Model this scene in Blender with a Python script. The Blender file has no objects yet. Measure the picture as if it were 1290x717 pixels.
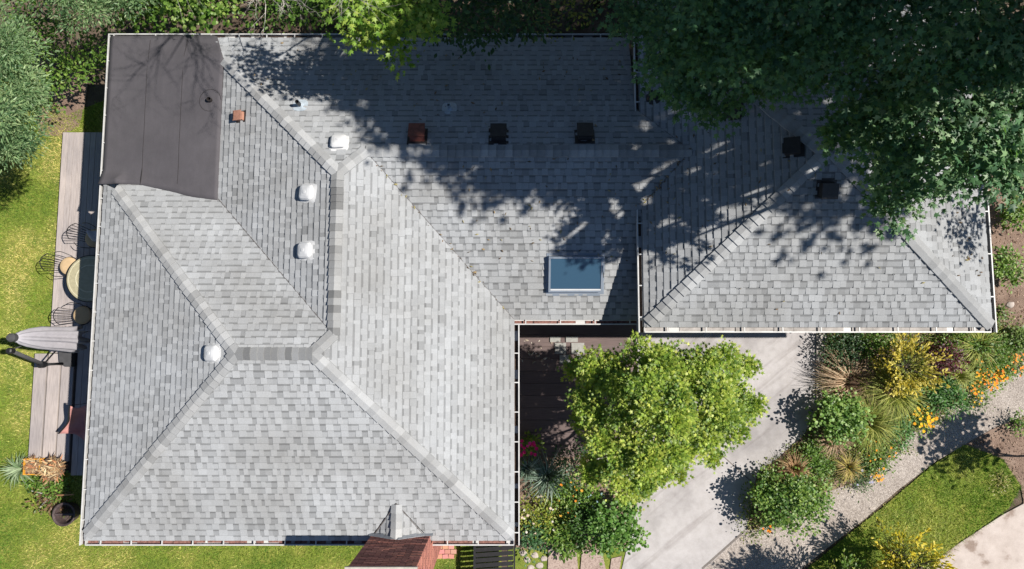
import bpy, math, random
import numpy as np
from mathutils import Vector, Matrix

# ------------------------------------------------------------------ camera, sky, sun
scene = bpy.context.scene
TH = math.radians(5.3); ZC = 16.9; F = 860.0
cam_d = bpy.data.cameras.new("camera"); cam = bpy.data.objects.new("camera", cam_d)
scene.collection.objects.link(cam); scene.camera = cam
cam.location = (0, 0, ZC); cam.rotation_euler = (TH, 0, 0)
cam_d.sensor_width = 36; cam_d.lens = 24.0; cam_d.clip_end = 400; cam_d.clip_start = .05
world = bpy.data.worlds.new("World"); scene.world = world; world.use_nodes = True
nt = world.node_tree; bg = nt.nodes['Background']
sky = nt.nodes.new('ShaderNodeTexSky'); sky.sky_type = 'NISHITA'; sky.sun_disc = False
SUN_EL = math.atan(1 / .80)
sky.sun_elevation = SUN_EL; sky.sun_rotation = math.radians(89)
sky.air_density = 1.15; sky.dust_density = 0.2; sky.ozone_density = 3.5
nt.links.new(sky.outputs[0], bg.inputs[0]); bg.inputs[1].default_value = 0.050
sun_d = bpy.data.lights.new("sun", 'SUN'); sun = bpy.data.objects.new("sun", sun_d)
scene.collection.objects.link(sun)
sun_d.energy = 5.0; sun_d.angle = math.radians(.55); sun_d.color = (1, .94, .845)
sun.rotation_euler = Vector((-.80, -.015, -1)).to_track_quat('-Z', 'Y').to_euler()
scene.view_settings.view_transform = 'Standard'; scene.view_settings.look = 'None'
scene.view_settings.exposure = 0.52; scene.view_settings.gamma = 1
scene.render.engine = 'CYCLES'
scene.cycles.max_bounces = 6; scene.cycles.transparent_max_bounces = 6

col = bpy.data.collections.new('scene'); scene.collection.children.link(col)
R = np.random.default_rng(7); random.seed(7)

def P(x, y, z=0.0):
    """point of the place at height z seen at photo position x, y"""
    dx = (x - 645) / F; dy = -(y - 358.5) / F; c, s = math.cos(TH), math.sin(TH)
    t = (ZC - z) / (c - dy * s)
    return (t * dx, t * (dy * c + s), z)

# ------------------------------------------------------------------ materials
def new_mat(name):
    m = bpy.data.materials.new(name); m.use_nodes = True
    t = m.node_tree; b = t.nodes['Principled BSDF']
    return m, t, b
def node(t, kind, **kw):
    n = t.nodes.new(kind)
    for k, v in kw.items(): setattr(n, k, v)
    return n
def noise(t, scale, detail=4, rough=.6, vec=None):
    n = node(t, 'ShaderNodeTexNoise'); n.inputs['Scale'].default_value = scale
    n.inputs['Detail'].default_value = detail; n.inputs['Roughness'].default_value = rough
    if vec: t.links.new(vec, n.inputs['Vector'])
    return n.outputs['Fac']
def coords(t, scale=(1, 1, 1), rot=0):
    g = node(t, 'ShaderNodeNewGeometry'); m = node(t, 'ShaderNodeMapping')
    m.inputs['Scale'].default_value = scale; src = g.outputs['Position']
    if rot:
        r = node(t, 'ShaderNodeMapping'); r.inputs['Rotation'].default_value[2] = rot; t.links.new(src, r.inputs['Vector']); src = r.outputs['Vector']
    t.links.new(src, m.inputs['Vector']); return m.outputs['Vector']
def ramp(t, fac, stops):
    r = node(t, 'ShaderNodeValToRGB'); e = r.color_ramp.elements
    while len(e) < len(stops): e.new(.5)
    for k, (p, c) in zip(e, stops): k.position = p; k.color = (*c, 1)
    t.links.new(fac, r.inputs['Fac']); return r.outputs['Color']
def mix(t, fac, a, b, mode='MIX'):
    m = node(t, 'ShaderNodeMix', data_type='RGBA', blend_type=mode)
    for s, v in ((0, fac), (6, a), (7, b)):
        if isinstance(v, (int, float)): m.inputs[s].default_value = v
        elif isinstance(v, tuple): m.inputs[s].default_value = (*v, 1)
        else: t.links.new(v, m.inputs[s])
    return m.outputs[2]
def bump(t, b, h, strength=.4, dist=.01):
    n = node(t, 'ShaderNodeBump'); n.inputs['Strength'].default_value = strength
    n.inputs['Distance'].default_value = dist
    t.links.new(h, n.inputs['Height']); t.links.new(n.outputs[0], b.inputs['Normal'])
def plain(name, c, rough=.6, metal=0, var=.25, scale=12, bmp=.1):
    m, t, b = new_mat(name); v = coords(t); f = noise(t, scale, 5, .65, v)
    t.links.new(ramp(t, f, [(.3, tuple(k * (1 - var) for k in c)), (.7, tuple(min(1, k * (1 + var)) for k in c))]), b.inputs['Base Color'])
    b.inputs['Roughness'].default_value = rough; b.inputs['Metallic'].default_value = metal
    if bmp: bump(t, b, noise(t, scale * 5, 3, .6, v), bmp)
    return m
def attr_mat(name, rough=.9, grain=.25, gscale=160, wear=.18, wscale=1.1, wcol=(1, .97, .93), bmp=.25):
    """colour comes from each piece; material adds grain and broad weathering"""
    m, t, b = new_mat(name); a = node(t, 'ShaderNodeAttribute', attribute_name='Col')
    v = coords(t)
    g = ramp(t, noise(t, gscale, 3, .7, v), [(.3, (1 - grain,) * 3), (.7, (1 + grain * .6,) * 3)])
    w = ramp(t, noise(t, wscale, 5, .6, v), [(.3, tuple(k * (1 - wear) for k in wcol)), (.7, (1.04, 1.04, 1.04))])
    c = mix(t, 1.0, mix(t, 1.0, a.outputs['Color'], g, 'MULTIPLY'), w, 'MULTIPLY')
    t.links.new(c, b.inputs['Base Color']); b.inputs['Roughness'].default_value = rough
    b.inputs['Specular IOR Level'].default_value = .25
    if bmp: bump(t, b, noise(t, gscale, 3, .7, v), bmp, .004)
    return m
def leaf_mat(name, trans=.35, rough=.45, spec=.4):
    m, t, b = new_mat(name); a = node(t, 'ShaderNodeAttribute', attribute_name='Col')
    t.links.new(a.outputs['Color'], b.inputs['Base Color']); b.inputs['Roughness'].default_value = rough
    b.inputs['Specular IOR Level'].default_value = spec
    tr = node(t, 'ShaderNodeBsdfTranslucent')
    t.links.new(mix(t, 1.0, a.outputs['Color'], (1.3, 1.35, .5), 'MULTIPLY'), tr.inputs['Color'])
    ms = node(t, 'ShaderNodeMixShader'); ms.inputs[0].default_value = trans
    t.links.new(b.outputs[0], ms.inputs[1]); t.links.new(tr.outputs[0], ms.inputs[2])
    t.links.new(ms.outputs[0], t.nodes['Material Output'].inputs['Surface']); return m

M = {}
M['shingle'] = attr_mat('asphalt_shingle', .92, .22, 90, .22, .55)
M['leaf'] = leaf_mat('leaf'); M['blade'] = leaf_mat('grass_blade', .25, .6, .2)
M['petal'] = leaf_mat('petal', .3, .6, .2)
M['white_metal'] = plain('white_painted_metal', (.50, .50, .50), .5, 0, .16, 5)
M['vent_white'] = plain('white_vent_metal', (.56, .57, .59), .4, .0, .06, 4, 0)
M['debris'] = plain('gutter_debris', (.07, .045, .033), .95, 0, .6, 25, .5)
M['debris_red'] = plain('gutter_needles', (.20, .10, .085), .95, 0, .6, 22, .5)
M['wall'] = plain('painted_siding', (.20, .18, .16), .8, 0, .12, 3)
M['rust'] = plain('rusty_brown_metal', (.20, .062, .045), .6, 0, .3, 14)
M['terra'] = plain('terracotta_metal', (.34, .17, .12), .7, 0, .2, 14)
M['darkmetal'] = plain('dark_brown_metal', (.030, .026, .026), .5, 0, .3, 14)
M['black'] = plain('black_metal', (.014, .014, .016), .45, 0, .3, 14)
M['lead'] = plain('lead_grey_metal', (.22, .24, .27), .5, .3, .2, 10)
M['wood_grey'] = None
def wood(name, c, dark, along='Y', rough=.8):
    m, t, b = new_mat(name)
    o = node(t, 'ShaderNodeObjectInfo')
    sc = (26, 1.4, 26) if along == 'Y' else (1.4, 26, 26)
    v = coords(t, sc); f = noise(t, 2.2, 6, .65, v)
    g = ramp(t, f, [(.25, dark), (.55, c), (.8, tuple(k * 1.12 for k in c))])
    w = ramp(t, noise(t, .9, 4, .6, coords(t)), [(.3, (.82, .82, .84)), (.7, (1.06, 1.04, 1.02))])
    r = ramp(t, o.outputs['Random'], [(0, (.82, .82, .84)), (1, (1.1, 1.07, 1.05))])
    t.links.new(mix(t, 1.0, mix(t, 1.0, g, w, 'MULTIPLY'), r, 'MULTIPLY'), b.inputs['Base Color'])
    b.inputs['Roughness'].default_value = rough; bump(t, b, f, .3, .004); return m
M['deck'] = wood('weathered_deck_wood', (.40, .365, .355), (.26, .235, .23))
M['deck_dark'] = wood('dark_stained_deck_wood', (.155, .115, .11), (.10, .075, .072), 'X')
M['bark'] = plain('bark', (.10, .08, .062), .95, 0, .5, 9, .6)
M['bark_pale'] = plain('pale_dead_bark', (.42, .39, .36), .9, 0, .3, 9, .4)
M['cloth'] = plain('grey_umbrella_cloth', (.38, .37, .41), .9, 0, .1, 6)
M['charcoal'] = plain('charcoal_cloth', (.055, .055, .06), .9, 0, .2, 10)
M['pinkcloth'] = plain('faded_red_canvas', (.42, .20, .185), .9, 0, .12, 10)
M['cushion'] = plain('tan_cushion', (.50, .36, .21), .9, 0, .1, 10)
M['table_tan'] = plain('pale_stone_tabletop', (.36, .33, .22), .45, 0, .15, 18)
M['table_ring'] = plain('cream_inlay', (.55, .52, .38), .5, 0, .1, 10)
M['yellow'] = plain('yellow_plastic', (.62, .30, .03), .5, 0, .15, 10)
M['wicker'] = plain('woven_wicker', (.12, .085, .06), .9, 0, .5, 40, .6)
M['straw'] = attr_mat('dry_straw', .9, .2, 60, .1, 3)
M['fire_iron'] = plain('rusted_iron', (.065, .045, .045), .7, 0, .4, 20)
M['copper'] = plain('weathered_wood_stick', (.36, .18, .09), .8, 0, .3, 12)
M['stone'] = plain('pale_paver', (.30, .30, .285), .9, 0, .15, 14)
M['rock'] = plain('garden_rock', (.38, .33, .30), .9, 0, .3, 8, .5)
M['crown'] = plain('chimney_mortar_cap', (.42, .38, .34), .9, 0, .2, 9)

def brick_mat(name):
    m, t, b = new_mat(name); a = node(t, 'ShaderNodeAttribute', attribute_name='Col')
    v = coords(t)
    g = ramp(t, noise(t, 60, 4, .7, v), [(.3, (.75, .75, .75)), (.7, (1.15, 1.15, 1.15))])
    t.links.new(mix(t, 1.0, a.outputs['Color'], g, 'MULTIPLY'), b.inputs['Base Color'])
    b.inputs['Roughness'].default_value = .9; bump(t, b, noise(t, 80, 3, .6, v), .3, .004); return m
M['brick'] = brick_mat('brick')
M['mortar'] = plain('mortar', (.20, .16, .15), .95, 0, .2, 20)

def membrane():
    m, t, b = new_mat('dark_roofing_membrane'); v = coords(t)
    f = noise(t, 1.3, 6, .7, v); f2 = noise(t, 220, 2, .6, v); f3 = noise(t, 7, 5, .7, coords(t, (1, .25, 1)))
    c = ramp(t, f, [(.3, (.064, .060, .069)), (.7, (.083, .078, .089))])
    c = mix(t, 1.0, c, ramp(t, f3, [(.3, (.92, .92, .92)), (.7, (1.07, 1.06, 1.06))]), 'MULTIPLY')
    t.links.new(mix(t, 1.0, c, ramp(t, f2, [(.3, (.85, .85, .85)), (.7, (1.15, 1.15, 1.15))]), 'MULTIPLY'), b.inputs['Base Color'])
    b.inputs['Roughness'].default_value = .85; bump(t, b, noise(t, 3, 4, .6, v), .35, .02); return m
M['membrane'] = membrane()
def ground_mat():
    m, t, b = new_mat('bare_soil'); v = coords(t)
    f = noise(t, 1.6, 7, .7, v); f2 = noise(t, 30, 5, .75, v)
    c = ramp(t, f, [(.3, (.05, .035, .025)), (.5, (.11, .08, .058)), (.75, (.19, .145, .11))])
    c = mix(t, 1.0, c, ramp(t, f2, [(.3, (.6, .6, .6)), (.7, (1.3, 1.3, 1.3))]), 'MULTIPLY')
    t.links.new(c, b.inputs['Base Color']); b.inputs['Roughness'].default_value = 1; bump(t, b, f2, .7, .03); return m
M['soil'] = ground_mat()
def mulch_mat():
    m, t, b = new_mat('bark_mulch_soil'); v = coords(t)
    f = noise(t, 2.2, 6, .7, v); f2 = noise(t, 45, 5, .8, v)
    c = ramp(t, f, [(.3, (.17, .115, .09)), (.55, (.27, .19, .15)), (.8, (.38, .29, .235))])
    c = mix(t, 1.0, c, ramp(t, f2, [(.3, (.5, .48, .46)), (.7, (1.3, 1.3, 1.3))]), 'MULTIPLY')
    t.links.new(c, b.inputs['Base Color']); b.inputs['Roughness'].default_value = 1; bump(t, b, f2, .8, .03); return m
M['mulch'] = mulch_mat()
def lawn_mat():
    m, t, b = new_mat('lawn_turf'); v = coords(t)
    c = ramp(t, noise(t, 1.6, 6, .65, v), [(.3, (.085, .150, .018)), (.5, (.17, .22, .030)), (.72, (.31, .30, .065))])
    c = mix(t, 1.0, c, ramp(t, noise(t, 40, 5, .8, v), [(.3, (.55, .55, .55)), (.7, (1.3, 1.3, 1.3))]), 'MULTIPLY')
    t.links.new(c, b.inputs['Base Color']); b.inputs['Roughness'].default_value = 1; bump(t, b, noise(t, 60, 4, .8, v), .8, .02); return m
M['lawn'] = lawn_mat()
def concrete(name, base=(.50, .45, .42), stain=(.27, .22, .19), sc=.9, amt=.5, streak=None):
    m, t, b = new_mat(name); v = coords(t)
    f = noise(t, sc, 7, .62, v); f2 = noise(t, 120, 3, .7, v); f3 = noise(t, 6, 6, .7, v)
    c = ramp(t, f, [(.36, stain), (.36 + .22 * amt, tuple(.3 * s + .7 * k for s, k in zip(stain, base))), (.72, base)])
    c = mix(t, 1.0, c, ramp(t, f2, [(.3, (.9, .9, .9)), (.7, (1.08, 1.08, 1.08))]), 'MULTIPLY')
    c = mix(t, 1.0, c, ramp(t, f3, [(.3, (.88, .87, .86)), (.6, (1.04, 1.04, 1.04))]), 'MULTIPLY')
    if streak:
        s = noise(t, 1.0, 4, .55, coords(t, streak[0], streak[1]))
        c = mix(t, 1.0, c, ramp(t, s, [(.34, (.72, .70, .69)), (.47, (1, 1, 1))]), 'MULTIPLY')
    t.links.new(c, b.inputs['Base Color']); b.inputs['Roughness'].default_value = .88
    bump(t, b, f2, .2, .004); return m
M['drive'] = concrete('driveway_concrete', (.455, .435, .44), (.27, .255, .26), .55, .8, ((.22, 3.4, 1), math.radians(-38)))
M['curb'] = concrete('curb_concrete', (.40, .37, .35), (.26, .24, .22), 1.5, .5)
M['walk'] = concrete('stained_pavement', (.52, .46, .43), (.25, .19, .16), 1.4, .35)
def gravel():
    m, t, b = new_mat('fine_gravel'); v = coords(t)
    vo = node(t, 'ShaderNodeTexVoronoi'); vo.inputs['Scale'].default_value = 55; t.links.new(v, vo.inputs['Vector'])
    c = ramp(t, vo.outputs['Color'], [(.1, (.22, .19, .175)), (.5, (.34, .30, .275)), (.9, (.50, .45, .42))])
    c = mix(t, 1.0, c, ramp(t, noise(t, 1.6, 6, .65, v), [(.3, (.80, .78, .76)), (.65, (1.05, 1.05, 1.05))]), 'MULTIPLY')
    t.links.new(c, b.inputs['Base Color']); b.inputs['Roughness'].default_value = .95
    bump(t, b, vo.outputs['Distance'], .6, .012); return m
M['gravel'] = gravel()
def glass():
    m, t, b = new_mat('skylight_glass'); b.inputs['Base Color'].default_value = (.035, .08, .13, 1)
    b.inputs['Roughness'].default_value = .12; b.inputs['IOR'].default_value = 1.6
    b.inputs['Specular IOR Level'].default_value = .9; b.inputs['Coat Weight'].default_value = .5; return m
M['glass'] = glass()
M['pane'] = plain('window_glass', (.05, .06, .07), .1, 0, .05, 2, 0)
M['alu'] = plain('blue_grey_aluminium', (.24, .28, .34), .4, .35, .08, 5, 0)

# ------------------------------------------------------------------ object helpers
def tag(o, label=None, cat=None, group=None, kind=None):
    for k, v in (('label', label), ('category', cat), ('group', group), ('kind', kind)):
        if v: o[k] = v
    return o
def wloc(o):
    v = Vector((0, 0, 0))
    while o is not None: v += o.location; o = o.parent
    return v
def thing(name, loc, label, cat, group=None):
    o = bpy.data.objects.new(name, None); col.objects.link(o); o.location = loc; o.empty_display_size = .1
    return tag(o, label, cat, group)
def link(name, me, parent=None, mat4=None):
    o = bpy.data.objects.new(name, me); col.objects.link(o)
    if parent is not None: o.parent = parent
    if mat4 is not None:
        w = wloc(parent) if parent else Vector((0, 0, 0))
        o.matrix_basis = Matrix.Translation(-w) @ mat4
    return o
class MB:
    """collects faces in world space; build() makes ONE mesh object"""
    def __init__(s): s.v = []; s.f = []; s.c = []
    def add(s, vs, fs, c=(1, 1, 1)):
        n = len(s.v); s.v += [tuple(p) for p in vs]; s.f += [tuple(i + n for i in f) for f in fs]
        s.c += [c] * len(vs) if not isinstance(c, list) else c
    def box(s, a, b, c=(1, 1, 1), M4=None):
        x0, y0, z0 = a; x1, y1, z1 = b
        vs = [(x0, y0, z0), (x1, y0, z0), (x1, y1, z0), (x0, y1, z0), (x0, y0, z1), (x1, y0, z1), (x1, y1, z1), (x0, y1, z1)]
        if M4 is not None: vs = [M4 @ Vector(p) for p in vs]
        s.add(vs, [(0, 3, 2, 1), (4, 5, 6, 7), (0, 1, 5, 4), (1, 2, 6, 5), (2, 3, 7, 6), (3, 0, 4, 7)], c)
    def prism(s, poly, z0, z1, c=(1, 1, 1)):
        n = len(poly); vs = [(p[0], p[1], z0) for p in poly] + [(p[0], p[1], z1) for p in poly]
        area = sum(poly[i][0] * poly[(i + 1) % n][1] - poly[(i + 1) % n][0] * poly[i][1] for i in range(n))
        top = tuple(range(n, 2 * n)); bot = tuple(range(n))[::-1]
        sides = [(i, (i + 1) % n, n + (i + 1) % n, n + i) for i in range(n)]
        if area < 0: top = top[::-1]; bot = bot[::-1]; sides = [q[::-1] for q in sides]
        s.add(vs, [top, bot] + sides, c)
    def tube(s, pts, rad, seg=6, c=(1, 1, 1)):
        pts = [Vector(p) for p in pts]; rads = rad if isinstance(rad, (list, tuple)) else [rad] * len(pts)
        vs = []; fs = []
        for i, p in enumerate(pts):
            d = (pts[min(i + 1, len(pts) - 1)] - pts[max(i - 1, 0)]).normalized()
            u = d.cross(Vector((0, 0, 1)));
            if u.length < .05: u = d.cross(Vector((0, 1, 0)))
            u.normalize(); w = d.cross(u)
            for k in range(seg):
                a = 2 * math.pi * k / seg; vs.append(p + (u * math.cos(a) + w * math.sin(a)) * rads[i])
        for i in range(len(pts) - 1):
            for k in range(seg):
                a = i * seg + k; b = i * seg + (k + 1) % seg; fs.append((a, b, b + seg, a + seg))
        fs.append(tuple(range(seg))[::-1]); fs.append(tuple(range(len(vs) - seg, len(vs)))); s.add(vs, fs, c)
    def lathe(s, cx, cy, prof, seg=32, sq=2.0, c=(1, 1, 1), cap=True, M4=None):
        vs = []; fs = []
        for r, z in prof:
            for k in range(seg):
                a = 2 * math.pi * k / seg; ca, sa = math.cos(a), math.sin(a)
                q = (abs(ca) ** sq + abs(sa) ** sq) ** (-1 / sq)
                p = Vector((cx + r * q * ca, cy + r * q * sa, z)); vs.append(M4 @ p if M4 is not None else p)
        for i in range(len(prof) - 1):
            for k in range(seg):
                a = i * seg + k; b = i * seg + (k + 1) % seg; fs.append((a, b, b + seg, a + seg))
        if cap: fs.append(tuple(range(len(vs) - seg, len(vs))))
        s.add(vs, fs, c)
    def build(s, name, mat, parent=None, smooth=False, kind=None, label=None, color=False):
        w = wloc(parent) if parent else Vector((0, 0, 0))
        me = bpy.data.meshes.new(name); me.from_pydata([(x - w.x, y - w.y, z - w.z) for x, y, z in s.v], [], s.f)
        if color:
            a = me.color_attributes.new('Col', 'FLOAT_COLOR', 'POINT')
            a.data.foreach_set('color', np.array([(*k, 1) for k in s.c], dtype=np.float32).ravel())
        if smooth: me.polygons.foreach_set('use_smooth', [True] * len(me.polygons))
        me.materials.append(mat); me.update()
        return tag(link(name, me, parent), label, None, None, kind)
def np_mesh(name, V, Fc, C, mat, parent=None):
    """V (n,3) world, Fc (m,k) faces, C (n,3)"""
    w = wloc(parent) if parent else Vector((0, 0, 0))
    me = bpy.data.meshes.new(name); n, (m, k) = len(V), Fc.shape
    me.vertices.add(n); me.vertices.foreach_set('co', (V - np.array(w)).astype(np.float32).ravel())
    me.loops.add(m * k); me.loops.foreach_set('vertex_index', Fc.astype(np.int32).ravel())
    me.polygons.add(m); me.polygons.foreach_set('loop_start', np.arange(0, m * k, k, dtype=np.int32))
    me.polygons.foreach_set('loop_total', np.full(m, k, dtype=np.int32))
    me.update(calc_edges=True)
    a = me.color_attributes.new('Col', 'FLOAT_COLOR', 'POINT')
    a.data.foreach_set('color', np.concatenate([C, np.ones((n, 1))], 1).astype(np.float32).ravel())
    me.materials.append(mat); return link(name, me, parent)
def sheet(name, poly, z, mat, kind='structure', thick=.0):
    b = MB()
    if thick: b.prism(poly, z - thick, z)
    else: b.add([(p[0], p[1], z) for p in poly], [tuple(range(len(poly)))])
    return b.build(name, mat, None, kind=kind)
def px(*pts, z=0.0): return [P(x, y, z)[:2] for x, y in pts]
def flip(poly):
    a = sum(poly[i][0] * poly[(i + 1) % len(poly)][1] - poly[(i + 1) % len(poly)][0] * poly[i][1] for i in range(len(poly)))
    return poly if a > 0 else poly[::-1]
def inside(poly, X, Y):
    poly = np.array(poly); r = np.zeros(len(X), bool); n = len(poly)
    for i in range(n):
        x0, y0 = poly[i]; x1, y1 = poly[(i + 1) % n]
        if y0 == y1: continue
        c = ((y0 > Y) != (y1 > Y)) & (X < (x1 - x0) * (Y - y0) / (y1 - y0) + x0); r ^= c
    return r

# ------------------------------------------------------------------ ground, lawn, paths
sheet('ground', [(-60, -60), (60, -60), (60, 60), (-60, 60)], 0, M['soil'])
LAWN_W = flip([(-20, -9), (-.25, -9), (-.25, -3.0), (-8.0, -3.0), (-8.0, 5.3), (-9.6, 6.6), (-11.3, 5.9), (-13, 7.5), (-20, 6)])
sheet('lawn', LAWN_W, .010, M['lawn'])
LAWN_E = flip(px((1175, 585), (1215, 560), (1262, 578), (1285, 612), (1270, 640), (1205, 684), (1172, 717), (1100, 800), (900, 800), (1000, 730), (1062, 678), (1110, 640)))
DRIVE = flip([P(1040, 425)[:2]] + [(P(1040, 425)[0], 1.0), (P(740, 425)[0], 1.0)] + px((742, 575), (790, 600), (800, 640), (792, 680), (783, 717), (770, 800), (800, 790), (886, 717), (940, 668), (952, 600), (1010, 550), (1040, 500)))
PATH = flip(px((1300, 450), (1250, 478), (1200, 510), (1150, 545), (1120, 575), (1090, 603), (1035, 622), (1000, 655), (940, 668), (886, 717), (820, 780), (900, 810), (1008, 717), (1055, 680), (1090, 653), (1130, 618), (1180, 580), (1240, 548), (1300, 525), (1420, 480), (1420, 400)))
sheet('gravel_path', PATH, .014, M['gravel'])
sheet('lawn', LAWN_E, .030, M['lawn'])
BED = flip(px((1040, 380), (1040, 505), (1010, 550), (952, 600), (935, 640), (940, 668), (1000, 655), (1035, 622), (1090, 603), (1120, 575), (1150, 545), (1200, 510), (1250, 478), (1300, 450), (1300, 200), (1180, 200)))
sheet('garden_soil', BED, .020, M['mulch'])
SOIL2 = flip(px((1215, 560), (1250, 540), (1300, 520), (1400, 480), (1420, 700), (1290, 640), (1285, 612), (1262, 578)))
sheet('garden_soil', SOIL2, .024, M['mulch'])
BED2 = flip(px((640, 540), (735, 560), (800, 600), (806, 640), (790, 690), (650, 692)))
sheet('garden_soil', BED2, .020, M['mulch'])
MOSS = flip(px((640, 690), (790, 690), (783, 717), (760, 810), (640, 810)))
sheet('mossy_strip', MOSS, .016, M['lawn'])
SOIL3 = flip(px((50, 170), (45, 145), (60, 120), (90, 90), (112, 100), (108, 130), (100, 160), (75, 172)))
sheet('bare_patch', SOIL3, .016, M['mulch'])
drive = sheet('driveway', DRIVE, .035, M['drive'], thick=.1)
WALK = flip(px((1300, 628), (1262, 648), (1225, 672), (1198, 690), (1160, 720), (1150, 800), (1420, 800), (1420, 600)))
sheet('pavement', WALK, .040, M['walk'], thick=.06)
# expansion joints and the curb strip along the drive
jb = MB()
def joint(a, b, w=.022, z=.0385):
    a = Vector((*P(*a)[:2], z)); b = Vector((*P(*b)[:2], z)); d = (b - a).normalized(); n = Vector((-d.y, d.x, 0)) * w / 2
    jb.add([a - n, b - n, b + n, a + n], [(0, 1, 2, 3)])
joint((870, 538), (952, 612)); joint((884, 716), (938, 668), .05); joint((790, 640), (872, 540), .02)
jb.build('driveway_joint', plain('joint_filler', (.16, .14, .13), .95), None, kind='structure')
sheet('curb', flip(px((1027, 420), (1040, 420), (1040, 505), (1027, 512))), .075, M['curb'], thick=.08)

def tint(n, base, var=.25, hue=.12):
    base = np.array(base); s = 1 + var * R.uniform(-1, 1, (n, 1)); h = 1 + hue * R.uniform(-1, 1, (n, 3))
    return np.clip(base * s * h, 0, 1)
def wave(X, Y, seed=0):
    r = np.random.default_rng(seed); o = np.zeros_like(X)
    for i in range(9):
        a = r.uniform(0, 2 * math.pi); f = r.uniform(.8, 5.5); p = r.uniform(0, 6.28)
        o += np.sin((X * math.cos(a) + Y * math.sin(a)) * f + p) / (1 + f * .2)
    return o / 4.2
def grass(name, poly, n, box, label, excl=(), pal=((.09, .21, .025), (.26, .34, .05), (.64, .56, .21)), h=.06, seed=1, wth=.015, shift=0):
    X = R.uniform(box[0], box[1], n); Y = R.uniform(box[2], box[3], n)
    k = inside(poly, X, Y)
    for e in excl: k &= ~((X > e[0]) & (X < e[1]) & (Y > e[2]) & (Y < e[3]))
    X, Y = X[k], Y[k]; n = len(X)
    g = wave(X, Y, seed) * 1.35 + wave(X * 2.7, Y * 2.7, seed + 9) * .5 + R.normal(0, .35, n) + shift
    g = np.clip(g * .5 + .5, 0, 1); pal = np.array(pal)
    C = np.where(g[:, None] < .5, pal[0] + (pal[1] - pal[0]) * (g[:, None] * 2), pal[1] + (pal[2] - pal[1]) * (g[:, None] * 2 - 1))
    C = C * R.uniform(.5, 1.35, (n, 1))
    a = R.uniform(0, 2 * math.pi, n); w = wth * R.uniform(.6, 1.2, n); hh = h * R.uniform(.5, 1.3, n); le = hh * R.uniform(.4, 1.3, n); d = R.uniform(0, 2 * math.pi, n)
    V = np.zeros((n, 3, 3)); V[:, 0] = np.c_[X - np.cos(a) * w / 2, Y - np.sin(a) * w / 2, np.full(n, .01)]
    V[:, 1] = np.c_[X + np.cos(a) * w / 2, Y + np.sin(a) * w / 2, np.full(n, .01)]
    V[:, 2] = np.c_[X + np.cos(d) * le, Y + np.sin(d) * le, hh]
    o = np_mesh(name, V.reshape(-1, 3), np.arange(3 * n).reshape(-1, 3), np.repeat(C, 3, 0), M['blade'])
    return tag(o, label, 'grass', None, 'stuff')
grass('grass', LAWN_W, 150000, (-13.4, -8.7, -6, 6.3), 'patchy yellow and green lawn grass west of the wooden deck',
      excl=((-11.3, -8, -.2, 5.4), (-11.62, -8, -2.7, -.2), (-11.3, -8, -3.1, -2.7)), shift=.1)
grass('grass', LAWN_W, 42000, (-8.7, -.3, -6, -3.1), 'strip of lawn grass south of the roof beside the chimney', seed=5, shift=.3)
grass('grass', LAWN_E, 62000, (7, 13.4, -6, -2), 'lush green grass island between gravel path and stained pavement', seed=3, h=.10, wth=.017,
      pal=((.07, .19, .02), (.22, .37, .05), (.56, .56, .19)), shift=.3)
grass('moss', MOSS, 6500, (0, 3.2, -6, -4.6), 'green moss between the stepping slabs below the flower bed', seed=4, h=.03)

def scatter_chips(name, poly, n, box, z, size, cols, label, cat, mat=None, flat=.35):
    X = R.uniform(box[0], box[1], n); Y = R.uniform(box[2], box[3], n); k = inside(poly, X, Y); X, Y = X[k], Y[k]; n = len(X)
    a = R.uniform(0, 6.28, n); L = size * R.uniform(.5, 1.6, n); W = L * R.uniform(.25, .6, n); H = L * flat
    u = np.c_[np.cos(a), np.sin(a), R.uniform(-.3, .3, n)]; v = np.c_[-np.sin(a), np.cos(a), R.uniform(-.3, .3, n)]
    c = np.c_[X, Y, np.full(n, z)]
    V = np.stack([c - u * L[:, None] / 2, c - v * W[:, None] / 2, c + u * L[:, None] / 2, c + v * W[:, None] / 2, c + np.c_[np.zeros(n), np.zeros(n), H]], 1)
    b = np.arange(n)[:, None] * 5; Fc = np.concatenate([b + [0, 1, 4], b + [1, 2, 4], b + [2, 3, 4], b + [3, 0, 4]], 0)
    cc = np.array(cols)[R.integers(0, len(cols), n)] * R.uniform(.7, 1.3, (n, 1))
    return tag(np_mesh(name, V.reshape(-1, 3), Fc, np.repeat(np.clip(cc, 0, 1), 5, 0), mat or M['straw']), label, cat, None, 'stuff')
scatter_chips('gravel', PATH, 15000, (4, 14, -6, 0), .016, .022, [(.5, .46, .43), (.36, .32, .30), (.26, .22, .2), (.62, .58, .55)], 'fine pinkish grey gravel loose on the curving path', 'gravel', flat=.25)
scatter_chips('mulch', BED, 14000, (5, 13.5, -5, 4.5), .024, .05, [(.24, .16, .12), (.36, .25, .19), (.13, .085, .065), (.45, .34, .27)], 'brown bark mulch under the plants of the front bed', 'mulch')
scatter_chips('mulch', SOIL2, 3500, (11, 14, -5, -1), .028, .045, [(.26, .18, .14), (.38, .28, .22), (.15, .10, .08)], 'brown bark mulch round the young tree beyond the lawn island', 'mulch')
scatter_chips('leaf_litter', flip(px((655, 425), (705, 425), (705, 448), (690, 462), (657, 458))), 160, (0, 2, -1, 1), .125, .085, [(.5, .46, .4), (.35, .3, .24), (.62, .58, .52)], 'dry pale leaves fallen on the dark courtyard deck', 'leaf litter', flat=.3)

# ------------------------------------------------------------------ the house
house = thing('house', (-4.2, 1.4, 0), 'long house with light grey shingled hip roofs and one dark flat corner', 'house')
ZE = 2.70
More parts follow.
